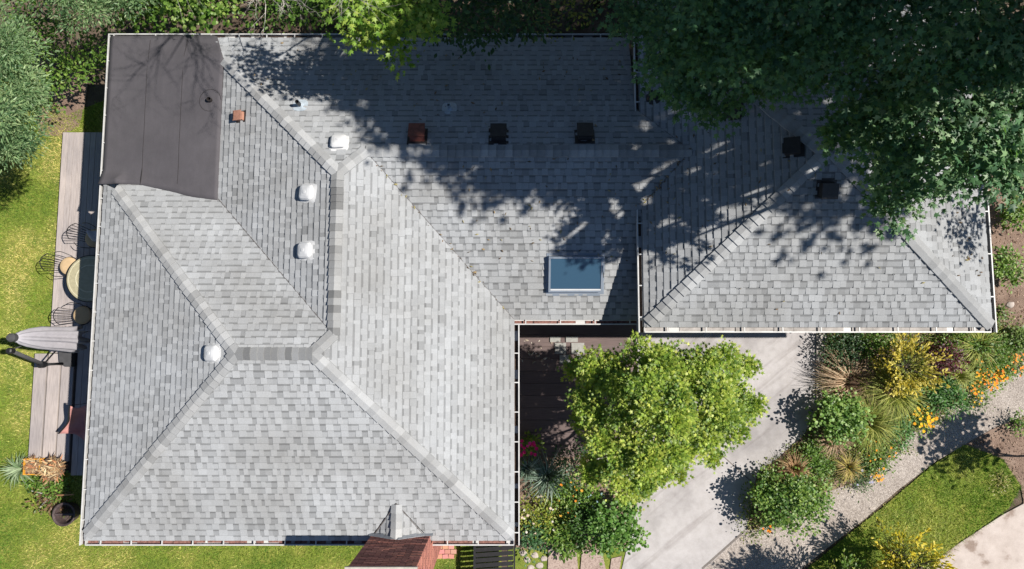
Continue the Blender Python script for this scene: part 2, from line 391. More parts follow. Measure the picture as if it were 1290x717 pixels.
# each slope: gradient gx, gy and height at origin
def slope_plane(gx, gy, x, y, z): return (gx, gy, z - gx * x - gy * y)
def zat(p, x, y): return p[0] * x + p[1] * y + p[2]
PL = dict(
    S=slope_plane(0, .40, 0, -3.96, ZE), E=slope_plane(-.40, 0, .15, 0, ZE), W=slope_plane(.425, 0, -8.71, 0, ZE),
    N=slope_plane(0, -.41, 0, 3.82, 3.9), C=slope_plane(0, .36, 0, .48, ZE),
    IW=slope_plane(.409, 0, -3.34, 0, 4.096), IN=slope_plane(0, -.396, 0, -.11, 4.236),
    GS=slope_plane(0, .40, 0, .30, 3.5), GW=slope_plane(.40, 0, 2.48, 0, 3.5),
    GE=slope_plane(-.352, 0, 9.48, 0, 3.5), GN=slope_plane(0, -.359, 0, 7.10, 3.5),
    KW=slope_plane(.58, 0, -2.28, 0, 3.09), KE=slope_plane(-.54, 0, -2.28, 0, 3.09))
I = .10
aW, aE = (-5.10, -.11), (-3.69, -.11)          # ends of the southern ridge
rS, rN = (-3.34, .244), (-3.34, 3.34)          # ends of the middle ridge
vA = (-2.85, 3.82)                             # valley head
wj = (3.48, 3.82)                              # ridge meets the wing
g1, g2 = (5.69, 3.52), (5.83, 3.52)            # wing apex
POLY = dict(
    S=[[(-8.61, -3.86), (-2.90, -3.86), (-2.28, -3.06), (-1.62, -3.86), (.05, -3.86), aE, aW]],
    E=[[(.05, -3.86), (.05, .58), (-2.85, 3.82), (-3.34, 3.34), rS, aE]],
    W=[[(-8.61, -3.86), aW, (-8.29, 3.31), (-8.61, 3.45)]],
    N=[[(-6.42, 6.65), (-6.07, 6.06), rN, vA, wj, (2.50, 4.80), (2.50, 6.65)]],
    C=[[(.05, .58), (2.62, .58), (2.62, 2.85), wj, vA]],
    IW=[[(-6.07, 6.06), (-6.10, 3.09), rS, rN]],
    IN=[[(-8.29, 3.31), aW, aE, rS, (-6.10, 3.09), (-6.9, 3.40), (-8.20, 3.50)]],
    GS=[[(2.58, .40), (9.38, .40), g2, g1]], GW=[[(2.58, .40), g1, (2.58, 7.0)]],
    GE=[[(9.38, .40), (9.38, 7.0), g2]], GN=[[(2.58, 7.0), g1, g2, (9.38, 7.0)]],
    KW=[[(-2.28, -3.06), (-2.86, -3.84), (-2.28, -3.84)]], KE=[[(-2.28, -3.06), (-2.28, -3.84), (-1.66, -3.84)]])
# convex pieces for cutting shingles
CONVEX = dict(POLY)
CONVEX['S'] = [[(-8.61, -3.86), (-2.90, -3.86), (-2.28, -3.06), (-2.28, -.11), aW], [(-2.28, -.11), (-2.28, -3.06), (-1.62, -3.86), (.05, -3.86), aE]]
CONVEX['S'] = [[(-8.61, -3.86), (-2.90, -3.86), (-2.90, -.11), aW], [(-2.90, -3.86), (-2.28, -3.06), (-2.28, -.11), (-2.90, -.11)],
               [(-2.28, -3.06), (-1.62, -3.86), (-1.62, -2.14), (-2.28, -1.50)], [(-1.62, -3.86), (.05, -3.86), (-1.62, -2.16)]]
CONVEX['S'] = [[(-8.61, -3.86), (-2.90, -3.86), (-3.69, -.11), aW], [(-2.90, -3.86), (-2.28, -3.06), (-3.69, -.11)],
               [(-2.28, -3.06), (-1.62, -3.86), (-3.69, -.11)], [(-1.62, -3.86), (.05, -3.86), (-3.69, -.11)]]
CONVEX['E'] = [[(.05, -3.86), (.05, .244), rS, aE], [(.05, .244), (.05, .58), (-2.85, 3.82), (-3.34, 3.34), rS]]
CONVEX['N'] = [[(-6.42, 6.65), (-6.07, 6.06), rN, (-3.34, 6.65)], [rN, vA, (-2.85, 6.65), (-3.34, 6.65)], [vA, wj, (2.50, 4.80), (-2.85, 4.80)], [(-2.85, 4.80), (2.50, 4.80), (2.50, 6.65), (-2.85, 6.65)]]
CONVEX['C'] = [[(.05, .58), (2.62, .58), (2.62, 3.82), vA], [(2.62, 2.85), wj, (2.62, 3.82)]]

walls = MB()
walls.box((-8.25, -3.5, 0), (-.35, 6.3, 2.66)); walls.build('wall', M['wall'], house)
w2 = MB(); w2.box((-.35, .95, 0), (2.75, 6.3, 2.66)); w2.build('wall', M['wall'], house)
w3 = MB(); w3.box((2.75, .75, 0), (9.0, 6.7, 3.44)); w3.build('wall', M['wall'], house)
fc = MB()
for a, b in (((-8.60, -3.85), (.04, -3.83)), ((.02, -3.83), (.04, .56)), ((.04, .56), (2.6, .58)), ((-8.60, -3.83), (-8.58, 6.64)), ((-8.58, 6.62), (2.5, 6.64))):
    fc.box((a[0], a[1], 2.60), (b[0], b[1], 2.70))
fc.build('fascia', M['white_metal'], house)
fc = MB()
for a, b in (((2.57, .41), (9.37, .43)), ((2.57, .43), (2.59, 6.98)), ((9.35, .43), (9.37, 6.98)), ((2.59, 6.96), (9.35, 6.98))):
    fc.box((a[0], a[1], 3.40), (b[0], b[1], 3.50))
fc.build('fascia', M['white_metal'], house)
M['deckply'] = plain('roof_underlay', (.05, .05, .05), .95)

def clip(poly, cx):
    """clip a polygon by a convex counter-clockwise polygon"""
    out = poly; n = len(cx)
    for i in range(n):
        ax, ay = cx[i]; bx, by = cx[(i + 1) % n]; inp = out; out = []
        if not inp: break
        def sd(p): return (bx - ax) * (p[1] - ay) - (by - ay) * (p[0] - ax)
        for j in range(len(inp)):
            p, q = inp[j], inp[(j + 1) % len(inp)]; sp, sq = sd(p), sd(q)
            if sp >= 0: out.append(p)
            if (sp > 0 > sq) or (sp < 0 < sq):
                t = sp / (sp - sq); out.append((p[0] + (q[0] - p[0]) * t, p[1] + (q[1] - p[1]) * t))
    return out
EXPO = .128
WID = (.065, .085, .115, .14, .165)
# contrast, base tone, phase of each slope; west-facing tones lightened to stand in for sky fill
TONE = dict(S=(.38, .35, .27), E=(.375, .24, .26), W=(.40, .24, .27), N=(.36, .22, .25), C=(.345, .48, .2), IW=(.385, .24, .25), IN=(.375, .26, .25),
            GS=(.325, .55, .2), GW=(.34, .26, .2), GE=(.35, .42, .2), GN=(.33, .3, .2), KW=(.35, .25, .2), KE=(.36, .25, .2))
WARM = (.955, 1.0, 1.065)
BAND = {True: (.89, .74), False: (.70, .64)}     # where a tab's printed shadow line, shade put in colour, starts, and its tone
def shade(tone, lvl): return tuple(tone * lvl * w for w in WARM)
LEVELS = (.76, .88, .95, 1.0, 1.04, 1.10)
unit_mesh = {}
def shingle_unit(w, raised, lvl, tone, st):
    key = (w, raised, lvl, tone)
    if key in unit_mesh: return unit_mesh[key]
    L = EXPO * math.sqrt(1 + st * st); h1 = .029 if raised else .018; c = shade(tone, LEVELS[lvl])
    b = MB(); e = .002; x0, x1 = -w / 2 + e, w / 2 - e
    vs = [(x0, 0, -.004), (x1, 0, -.004), (x1, L, -.004), (x0, L, -.004), (x0, 0, h1), (x1, 0, h1), (x1, L, .006), (x0, L, .006)]
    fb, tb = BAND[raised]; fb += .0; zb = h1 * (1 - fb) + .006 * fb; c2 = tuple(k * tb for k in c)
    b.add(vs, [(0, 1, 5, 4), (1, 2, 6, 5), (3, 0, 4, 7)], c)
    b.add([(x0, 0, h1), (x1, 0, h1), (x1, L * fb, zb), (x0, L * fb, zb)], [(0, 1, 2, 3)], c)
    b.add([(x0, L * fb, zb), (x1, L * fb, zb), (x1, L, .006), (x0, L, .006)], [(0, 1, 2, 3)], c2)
    me = bpy.data.meshes.new('shingle'); me.from_pydata(b.v, [], b.f)
    a = me.color_attributes.new('Col', 'FLOAT_COLOR', 'POINT')
    a.data.foreach_set('color', np.array([(*k, 1) for k in b.c], dtype=np.float32).ravel())
    me.materials.append(M['shingle']); unit_mesh[key] = me; return me
def piece(mb, p, u, v, w, wd, t, raised, c, q):
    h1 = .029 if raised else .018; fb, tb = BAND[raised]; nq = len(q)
    def lift(x, y):
        f = (x * u.x + y * u.y - t) / EXPO; return zat(p, x, y) + h1 * (1 - f) + .006 * f
    tops = [(x, y, lift(x, y)) for x, y in q]; bots = [(x, y, zat(p, x, y) - .003) for x, y in q]
    mb.add(tops + bots, [((i + 1) % nq, i, nq + i, nq + (i + 1) % nq) for i in range(nq)], c)
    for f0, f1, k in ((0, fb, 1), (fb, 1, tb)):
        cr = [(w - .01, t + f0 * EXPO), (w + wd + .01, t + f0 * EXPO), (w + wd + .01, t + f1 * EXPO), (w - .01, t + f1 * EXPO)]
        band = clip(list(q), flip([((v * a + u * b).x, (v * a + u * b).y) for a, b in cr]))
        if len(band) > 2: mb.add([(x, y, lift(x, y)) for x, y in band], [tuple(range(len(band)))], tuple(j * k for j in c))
singles = []; slopes = {}
rs = random.Random(11)
for key, polys in POLY.items():
    p = PL[key]; g = Vector((p[0], p[1])); st = g.length; u = g.normalized(); v = Vector((u.y, -u.x))
    deck = MB()
    for poly in polys:
        poly = flip(poly); n = len(poly)
        top = [(x, y, zat(p, x, y)) for x, y in poly]; bot = [(x, y, zat(p, x, y) - .09) for x, y in poly]
        deck.add(top + bot, [tuple(range(n)), tuple(range(n, 2 * n))[::-1]] + [((i + 1) % n, i, n + i, n + (i + 1) % n) for i in range(n)])
    so = deck.build('roof_slope', M['deckply'], house); slopes[key] = so
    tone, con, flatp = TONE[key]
    pts = [Vector(q) for poly in polys for q in poly]
    t0 = min(q.dot(u) for q in pts) - .012; t1 = max(q.dot(u) for q in pts)
    if key == 'C': t0 = .558
    w0 = min(q.dot(v) for q in pts); w1 = max(q.dot(v) for q in pts)
    mb = MB(); ci = 0; t = t0
    while t < t1:
        w = w0 - rs.uniform(0, .4); raised = rs.random() < .5; drift = rs.uniform(-.04, .04); last = 0
        while w < w1:
            if raised: wd = rs.choice(WID[1:4] if con > .3 else WID[:4]); 
            else: wd = rs.choice(WID[:4] if con > .3 else WID[1:])
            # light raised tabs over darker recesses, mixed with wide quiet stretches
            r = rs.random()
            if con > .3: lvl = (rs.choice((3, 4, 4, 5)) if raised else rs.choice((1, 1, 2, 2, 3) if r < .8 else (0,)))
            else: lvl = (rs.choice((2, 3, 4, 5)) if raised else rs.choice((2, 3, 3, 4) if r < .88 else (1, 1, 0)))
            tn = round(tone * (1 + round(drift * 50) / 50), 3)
            corners = [(w, t), (w + wd, t), (w + wd, t + EXPO), (w, t + EXPO)]
            rect = [((v * a + u * b).x, (v * a + u * b).y) for a, b in corners]
            full = False
            for cx in CONVEX[key]:
                q = clip(flip(rect), flip(cx))
                if len(q) < 3: continue
                ar = abs(sum(q[i][0] * q[(i + 1) % len(q)][1] - q[(i + 1) % len(q)][0] * q[i][1] for i in range(len(q)))) / 2
                if ar < 1e-4: continue
                if ar > .999 * wd * EXPO and key not in ('GN',):
                    zc = zat(p, *rect[0]); cx2, cy2 = (rect[0][0] + rect[2][0]) / 2, (rect[0][1] + rect[2][1]) / 2
                    cz = zat(p, cx2, cy2); sx = abs(cx2) / (ZC - cz); sy = abs(cy2) / (ZC - cz)
                    facing = max(.2, (-cx2 * -p[0] - cy2 * -p[1]) / (ZC - cz) + 1)
                    vis = sx < .72 and cy2 / (ZC - cz) < .50 and (raised and wd >= .115)
                    # canopy hides the north of the wing
                    if vis and not (cx2 > 2.3 and cy2 > 3.2) and key not in ('N',):
                        singles.append((facing * wd / (ZC - cz) ** 2, key, w, t, wd, raised, lvl, tn, st, rect))
                        full = True; continue
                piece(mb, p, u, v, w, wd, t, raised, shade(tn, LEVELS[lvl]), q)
            w += wd; raised = not raised if rs.random() < .8 else raised
        t += EXPO; ci += 1
    slopes[key]['_mb'] = 0
    slopes[key + '_mb'] = (mb, u, v, st)
singles.sort(key=lambda s: -s[0])
chosen, rest = singles[:300], singles[300:]
for s in rest:
    _, key, w, t, wd, raised, lvl, tn, st, rect = s; mb, u, v, _s = slopes[key + '_mb']; p = PL[key]
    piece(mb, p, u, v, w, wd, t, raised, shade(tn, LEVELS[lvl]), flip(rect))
for key in POLY:
    mb, u, v, st = slopes[key + '_mb']
    del slopes[key]['_mb']
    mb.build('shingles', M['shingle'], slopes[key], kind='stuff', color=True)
for s in chosen:
    _, key, w, t, wd, raised, lvl, tn, st, rect = s; p = PL[key]; _m, u, v, _s = slopes[key + '_mb']
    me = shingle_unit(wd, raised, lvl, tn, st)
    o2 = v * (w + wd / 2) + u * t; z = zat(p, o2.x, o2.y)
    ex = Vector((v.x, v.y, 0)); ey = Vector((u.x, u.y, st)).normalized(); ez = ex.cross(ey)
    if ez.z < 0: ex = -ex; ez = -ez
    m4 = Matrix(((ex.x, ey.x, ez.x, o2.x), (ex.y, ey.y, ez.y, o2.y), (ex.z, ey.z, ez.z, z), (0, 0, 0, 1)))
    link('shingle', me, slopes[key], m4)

# cap shingles along hips and ridges (each one its own piece)
def caps(a, b, pa, pb, wing=.11, step=.16, tone=.31, spread=.17, lift=.034, dark=None):
    """from low end a to high end b; pa / pb are the planes on either side"""
    A = Vector((*a, min(zat(pa, *a), zat(pb, *a)) if pa else 0)); B = Vector((*b, min(zat(pa, *b), zat(pb, *b))))
    d = (B - A); n = max(1, int(round(d.length / step))); d /= n; du = d.normalized(); L = d.length
    def wingdir(p):
        nrm = Vector((-p[0], -p[1], 1)).normalized(); w = nrm.cross(du).normalized(); return w, nrm
    wa, na = wingdir(pa); wb, nb = wingdir(pb)
    cen = Vector((-(pa[0] + pb[0]) / 2, -(pa[1] + pb[1]) / 2, 0))
    # each wing must point down its own slope
    def orient(w, p, other):
        t = A + w * .1; s1 = zat(p, t.x, t.y) - zat(other, t.x, t.y)
        return w if s1 <= 0 else -w
    wa = orient(wa, pa, pb); wb = orient(wb, pb, pa)
    up = (na + nb).normalized(); variants = []
    for k in range(4):
        t = tone * (1 + spread * (k - 1.5) / 1.5)
        t *= 1.15; c = (t * .965, t, t * 1.05)
        o = MB(); vs = []
        for s, h in ((-.012, lift + .024), (L, lift)):
            for off, nn in ((wa * wing, na), (Vector(), up), (wb * wing, nb)): vs.append(du * s + off + nn * h)
        base = [q - up * .03 for q in vs]
        o.add(vs + base, [(0, 1, 4, 3), (1, 2, 5, 4), (0, 6, 7, 1), (1, 7, 8, 2), (3, 9, 6, 0), (2, 8, 11, 5)], c)
        me = bpy.data.meshes.new('cap_shingle'); me.from_pydata(o.v, [], o.f)
        at = me.color_attributes.new('Col', 'FLOAT_COLOR', 'POINT')
        at.data.foreach_set('color', np.array([(*q, 1) for q in o.c], dtype=np.float32).ravel())
        me.materials.append(M['shingle']); variants.append(me)
    for i in range(n):
        k = rs.choice((0, 1, 2, 3) if dark is None else dark)
        m4 = Matrix.Translation(A + d * i + Vector((rs.uniform(-.004, .004), rs.uniform(-.004, .004), 0)))
        link('cap_shingle', variants[k], house, m4)
caps((-8.52, -3.72), aW, PL['S'], PL['W'], tone=.30)
caps((-.04, -3.74), aE, PL['S'], PL['E'], tone=.315)
caps((-8.25, 3.28), aW, PL['W'], PL['IN'], tone=.32)
caps((-6.05, 6.03), rN, PL['N'], PL['IW'], tone=.33)
caps(rS, aE, PL['E'], PL['IN'], tone=.29)
caps(aE, aW, PL['S'], PL['IN'], tone=.235, spread=.32, step=.13)
caps(rS, rN, PL['E'], PL['IW'], tone=.25, spread=.32, step=.14)
caps(vA, rN, PL['N'], PL['E'], tone=.295)
caps(wj, vA, PL['N'], PL['C'], tone=.28)
caps((2.66, .49), g1, PL['GS'], PL['GW'], tone=.30, step=.17)
caps((9.33, .44), g2, PL['GS'], PL['GE'], tone=.27, spread=.1)
caps((2.66, 6.9), g1, PL['GN'], PL['GW'], tone=.29)
caps((9.3, 6.9), g2, PL['GN'], PL['GE'], tone=.29)
caps((-2.28, -3.84), (-2.28, -3.08), PL['KW'], PL['KE'], tone=.34, wing=.10)

# valley creases
VALLEY = plain('valley_metal', (.12, .11, .11), .7)
def crease(a, b, p, w=.009):
    A = Vector((*a, zat(p, *a) + .022)); B = Vector((*b, zat(p, *b) + .022)); d = (B - A).normalized(); n = Vector((-d.y, d.x, 0)) * w / 2
    vb = MB(); vb.add([A - n, B - n, B + n, A + n, A - n - Vector((0, 0, .03)), B - n - Vector((0, 0, .03)), B + n - Vector((0, 0, .03)), A + n - Vector((0, 0, .03))], [(0, 1, 2, 3), (0, 4, 5, 1), (3, 2, 6, 7)])
    vb.build('valley_flashing', VALLEY, house)
crease((.05, .58), vA, PL['C']); crease((-6.08, 3.07), rS, PL['IN'], .014); crease((2.62, 2.86), wj, PL['C']); crease((2.5, 4.8), wj, PL['N'])
crease((-2.84, -3.84), (-2.28, -3.06), PL['KW'], .02); crease((-1.68, -3.84), (-2.28, -3.06), PL['KE'], .014)

# flat membrane roof in the north-west corner
fm = MB()
BOT = [(-8.66, 3.42), (-8.3, 3.42), (-7.8, 3.40), (-7.2, 3.27), (-6.6, 3.11), (-6.09, 3.04)]
def ybot(x): return float(np.interp(x, [q[0] for q in BOT], [q[1] for q in BOT]))
def ytop(x): return 6.70 if x < -6.36 else 6.70 - (x + 6.36) / .27 * .62
def fz(x, y):
    tx = min(1, max(0, (x + 8.66) / 2.55)); ty = min(1, max(0, (6.72 - y) / .7)); sx = tx * tx * (3 - 2 * tx) * .5 + tx * .5
    z = 2.735 + .04 * tx + .24 * sx * (ty * ty * (3 - 2 * ty))
    return max(z, zat(PL['IN'], x, y) + .034 if y < 4 else 0, zat(PL['W'], x, y) + .036 if y < 3.6 and x < -8.2 else 0)
NX, NY = 30, 30; vs = []
for i in range(NX + 1):
    x = -8.66 + 2.57 * i / NX
    for j in range(NY + 1):
        y = ybot(x) + (ytop(x) - ybot(x)) * j / NY; vs.append((x, y, fz(x, y)))
fs = [(i * (NY + 1) + j, (i + 1) * (NY + 1) + j, (i + 1) * (NY + 1) + j + 1, i * (NY + 1) + j + 1) for i in range(NX) for j in range(NY)]
rim = [i * (NY + 1) for i in range(NX + 1)] + [NX * (NY + 1) + j for j in range(1, NY + 1)] + [i * (NY + 1) + NY for i in range(NX - 1, -1, -1)] + [j for j in range(NY - 1, 0, -1)]
nb = len(vs); vs2 = vs + [(vs[k][0], vs[k][1], vs[k][2] - .06) for k in rim]
fs += [(rim[k], nb + k, nb + (k + 1) % len(rim), rim[(k + 1) % len(rim)]) for k in range(len(rim))]
fm.add(vs2, fs)
flat = fm.build('flat_roof', M['membrane'], house, smooth=True)
SEAM = plain('seam_bitumen', (.028, .025, .027), .8)
def strip(pts, w=.006, h=.006):
    sm = MB(); fcs = []
    for a, b in zip(pts, pts[1:]):
        A = Vector((*a, fz(*a) + h)); B = Vector((*b, fz(*b) + h)); d = (B - A).normalized(); nn = Vector((-d.y, d.x, 0)) * w / 2
        dz = Vector((0, 0, .02)); k0 = len(sm.v); sm.add([A - nn, B - nn, B + nn, A + nn, A - nn - dz, B - nn - dz, B + nn - dz, A + nn - dz], [(0, 1, 2, 3), (0, 4, 5, 1), (3, 2, 6, 7)])
    sm.build('membrane_seam', SEAM, flat, kind='stuff' if len(pts) > 12 else None)
for xs in (-7.78, -6.97):
    strip([(xs + rs.uniform(-.006, .006), 6.6 - k * .4) for k in range(9)])
strip([(-6.33 + .235 * math.cos(a), 5.17 + .235 * math.sin(a)) for a in np.linspace(.0, 4.9, 16)], .008)

# gutters: open trough, liner of debris and hangers
def gutter(a, b, out, z, debris=M['debris'], hang=.60, mat=M['white_metal'], off=.3, cap=(1, 1)):
    a = Vector((*a, z)); b = Vector((*b, z)); o = Vector((*out, 0)); W = .115; H = .10; T = .010
    g = MB()
    def beam(o0, o1, z0, z1, m=g):
        vs = [a + o * o0 + Vector((0, 0, z0)), a + o * o1 + Vector((0, 0, z0)), b + o * o1 + Vector((0, 0, z0)), b + o * o0 + Vector((0, 0, z0)),
              a + o * o0 + Vector((0, 0, z1)), a + o * o1 + Vector((0, 0, z1)), b + o * o1 + Vector((0, 0, z1)), b + o * o0 + Vector((0, 0, z1))]
        m.add(vs, [(0, 1, 2, 3), (7, 6, 5, 4), (4, 5, 1, 0), (5, 6, 2, 1), (6, 7, 3, 2), (7, 4, 0, 3)])
    beam(-W, -W + T, -H, .0); beam(-W + T, -T * 1.2, -H, -H + T); beam(-T * 1.2, 0, -H, 0); beam(-.020, .004, .0005, .008)
    d = (b - a).normalized()
    go = g.build('gutter', mat, house)
    k = MB(); L = (b - a).length; s = 0
    while s < L:
        e = min(L, s + rs.uniform(.12, .5)); h = rs.uniform(.004, .028)
        p0 = a + d * s; p1 = a + d * e; zz = Vector((0, 0, -H + T + h)); i0, i1 = -W + T + .001, -T * 1.2 - .001 - rs.uniform(0, .02)
        k.add([p0 + o * i0 + zz, p0 + o * i1 + zz, p1 + o * i1 + zz, p1 + o * i0 + zz], [(0, 1, 2, 3)]); s = e + (rs.uniform(0, .25) if rs.random() < .3 else 0)
    k.build('debris', debris, go, kind='stuff')
    s = off; me = None
    while s < L:
        if me is None:
            hb = MB(); q = .011
            vs = [d * -q + o * (-W) + Vector((0, 0, -.008)), d * q + o * (-W) + Vector((0, 0, -.008)), d * q + o * .002 + Vector((0, 0, -.008)), d * -q + o * .002 + Vector((0, 0, -.008))]
            vs += [x + Vector((0, 0, .018)) for x in vs]
            hb.add(vs, [(0, 1, 2, 3), (7, 6, 5, 4), (4, 5, 1, 0), (5, 6, 2, 1), (6, 7, 3, 2), (7, 4, 0, 3)])
            me = bpy.data.meshes.new('gutter_hanger'); me.from_pydata(hb.v, [], hb.f); me.materials.append(mat)
        link('gutter_hanger', me, go, Matrix.Translation(a + d * s)); s += hang
zG = 2.725
gutter((-8.71, -3.96), (-8.71, 6.75), (-1, 0), zG, off=.5)
gutter((-8.59, 6.75), (2.5, 6.75), (0, 1), zG, off=.9)
gutter((-8.59, -3.96), (-2.86, -3.96), (0, -1), zG, M['debris_red'], .62)
gutter((-1.60, -3.96), (.035, -3.96), (0, -1), zG, M['debris_red'], .62)
gutter((.15, -3.96), (.15, .48), (1, 0), zG, off=.25)
gutter((.035, .48), (2.6, .48), (0, -1), zG, M['debris_red'], .72, off=.25)
zG = 3.525
gutter((2.48, .30), (2.48, 7.1), (-1, 0), zG, off=.3, hang=.62)
M['galv'] = plain('dusty_gutter_floor', (.33, .31, .30), .8, 0, .3, 8)
gutter((2.595, .30), (9.365, .30), (0, -1), zG, M['galv'], .75, off=.45)
gutter((9.48, .30), (9.48, 7.1), (1, 0), zG, off=.7, hang=.85)
gutter((2.595, 7.1), (9.365, 7.1), (0, 1), zG)

# ---- things fixed to the roof
def on(key, x, y, h=0):
    z = 3.2
    for _ in range(25): X, Y, _z = P(x, y, z); z = zat(PL[key], X, Y) + h
    return X, Y, z - h
def tilt(key, X, Y, Z, k=1.0):
    p = PL[key]; nrm = Vector((-p[0] * k, -p[1] * k, 1)).normalized(); u = Vector((1, 0, p[0] * k)).normalized(); v = nrm.cross(u)
    return Matrix(((u.x, v.x, nrm.x, X), (u.y, v.y, nrm.y, Y), (u.z, v.z, nrm.z, Z), (0, 0, 0, 1)))
vent_me = None
for key, x, y, a in (('N', 426, 179, .05), ('IW', 387, 242, -.12), ('IW', 385, 315, 0), ('W', 267, 445, 0)):
    X, Y, Z = on(key, x, y, .1); m4 = tilt(key, X, Y, Z + .012) @ Matrix.Rotation(a, 4, 'Z')
    fl = MB(); fl.lathe(0, 0, [(.19, 0), (.19, .004), (.14, .012)], 24, 8, M4=m4)
    vo = fl.build('roof_vent', M['vent_white'], house)
    d = MB(); d.lathe(0, 0, [(.120, .0), (.120, .055), (.152, .058), (.157, .072), (.152, .090), (.125, .118), (.07, .135), (.025, .140)], 28, 5, M4=m4)
    d.build('vent_cap', M['vent_white'], vo, smooth=False)
    k = MB(); k.lathe(0, 0, [(.035, .138), (.035, .146), (.0, .148)], 12, 2, M4=m4); k.build('cap_boss', M['vent_white'], vo)
def box_vent(key, x, y, mat, w=.30, h=.19, flange=None, lab=None):
    X, Y, Z = on(key, x, y, h * .7); m4 = tilt(key, X, Y, Z + .012)
    u = Vector((PL[key][0], PL[key][1])).normalized(); a = math.atan2(u.y, u.x) - math.pi / 2; m4 = m4 @ Matrix.Rotation(a, 4, 'Z')
    f = MB(); f.box((-w * .68, -w * .62, .0), (w * .68, w * .78, .006), M4=m4); fo = f.build('box_vent', flange or mat, house, label=lab)
    b = MB(); k = w / 2
    vs = [(-k, -k, .006), (k, -k, .006), (k, k, .006), (-k, k, .006), (-k, -k, h), (k, -k, h), (k * .9, k * .95, h * .72), (-k * .9, k * .95, h * .72)]
    b.add([m4 @ Vector(q) for q in vs], [(4, 5, 6, 7), (1, 2, 6, 5), (2, 3, 7, 6), (3, 0, 4, 7)])
    b.box((-k - .014, -k - .02, h), (k + .014, k * .98, h + .014), M4=m4 @ Matrix.Rotation(math.radians(-3), 4, 'X'))
    b.build('hood', mat, fo)
    l = MB()
    for i in range(4): l.box((-k, -k + .01 + .002 * i, .03 + i * .035), (k, -k + .022, .036 + i * .035), M4=m4)
    l.build('louvre', M['black'], fo)
box_vent('N', 525, 169, M['rust'], .29, .17, M['darkmetal'], 'rusty red-brown square vent near the middle of the north slope')
box_vent('N', 628, 169, M['darkmetal'], .29, .16); box_vent('N', 737, 168, M['darkmetal'], .29, .16)
box_vent('IW', 302, 146, M['terra'], .18, .10, M['darkmetal'], 'small faded terracotta box vent beside the dark flat roof')
box_vent('GW', 925, 138, M['darkmetal'], .26, .16); box_vent('GW', 1001, 184, M['darkmetal'], .27, .18); box_vent('GS', 1044, 237, M['darkmetal'], .27, .19)
def pipe(key, x, y, r, h, mat, base, fl=True, pos=None):
    if pos: X, Y, Z = pos
    else: X, Y, Z = on(key, x, y, h)
    b = MB()
    if fl and key: b.lathe(0, 0, [(.15, .012), (.15, .018), (.06, .024), (.055, .07), (r + .004, .09)], 20, 3, M4=tilt(key, X, Y, Z))
    elif fl: b.lathe(X, Y, [(.075, Z), (.065, Z + .03), (r + .01, Z + .05)], 20, 2)
    o = b.build('pipe_vent', base, house)
    c = MB(); c.lathe(X, Y, [(r, Z), (r, Z + h), (r * .78, Z + h), (r * .76, Z + h * .3)], 16, 2, cap=True); c.build('pipe', mat, o)
M['lead_pale'] = plain('pale_lead_boot', (.40, .46, .52), .5, .1, .2, 10)
pipe('N', 374, 128, .040, .24, M['black'], M['lead_pale']); pipe('N', 565, 132, .036, .22, M['lead_pale'], M['lead_pale']); pipe('GW', 826, 118, .05, .2, M['darkmetal'], M['darkmetal'])
pipe(None, 0, 0, .048, .15, M['darkmetal'], M['black'], True, (-6.33, 5.17, 2.93))
# leaves and twigs that have come down on the shaded roof
lf = []
for key, n_, (x0, x1, y0, y1) in (('N', 60, (-2, 2.4, 4.0, 6.5)), ('C', 60, (-1, 2.5, 1.6, 3.7)), ('GW', 70, (2.7, 5.3, 1.4, 5.2)), ('GS', 12, (4, 8.4, .6, 3.2)), ('GE', 40, (8.4, 9.3, 1.2, 5)), ('N', 24, (-6, -2, 5.2, 6.5))):
    for _ in range(n_):
        x, y = rs.uniform(x0, x1), rs.uniform(y0, y1)
        if any(len(POLY[key][0]) and inside(POLY[key][0], np.array([x]), np.array([y]))[0] for _q in (0,)): lf.append((x, y, zat(PL[key], x, y) + .034))
for k in range(60):      # lines of litter in the two valleys
    f = rs.random(); a, b = (((.05, .58), vA) if k % 2 else ((2.62, 2.86), wj)); x = a[0] + (b[0] - a[0]) * f + rs.uniform(-.05, .05); y = a[1] + (b[1] - a[1]) * f + rs.uniform(-.05, .05)
    lf.append((x, y, zat(PL['C'], x, y) + .034))
lm = MB()
for x, y, z in lf:
    a = rs.uniform(0, 6.28); L = rs.uniform(.018, .05); w_ = L * rs.uniform(.2, .5); c_ = rs.choice(((.30, .22, .12), (.20, .13, .08), (.34, .30, .14), (.12, .09, .06)))
    d_ = Vector((math.cos(a), math.sin(a), .1)); n_ = Vector((-d_.y, d_.x, 0)); p_ = Vector((x, y, z))
    lm.add([p_ - d_ * L, p_ - n_ * w_, p_ + d_ * L, p_ + n_ * w_, p_ + Vector((0, 0, .012))], [(0, 1, 4), (1, 2, 4), (2, 3, 4), (3, 0, 4)], c_)
tag(lm.build('leaf_litter', M['straw'], None, color=True), 'dead leaves and twigs fallen on the shaded shingles below the maples', 'leaf litter', None, 'stuff')
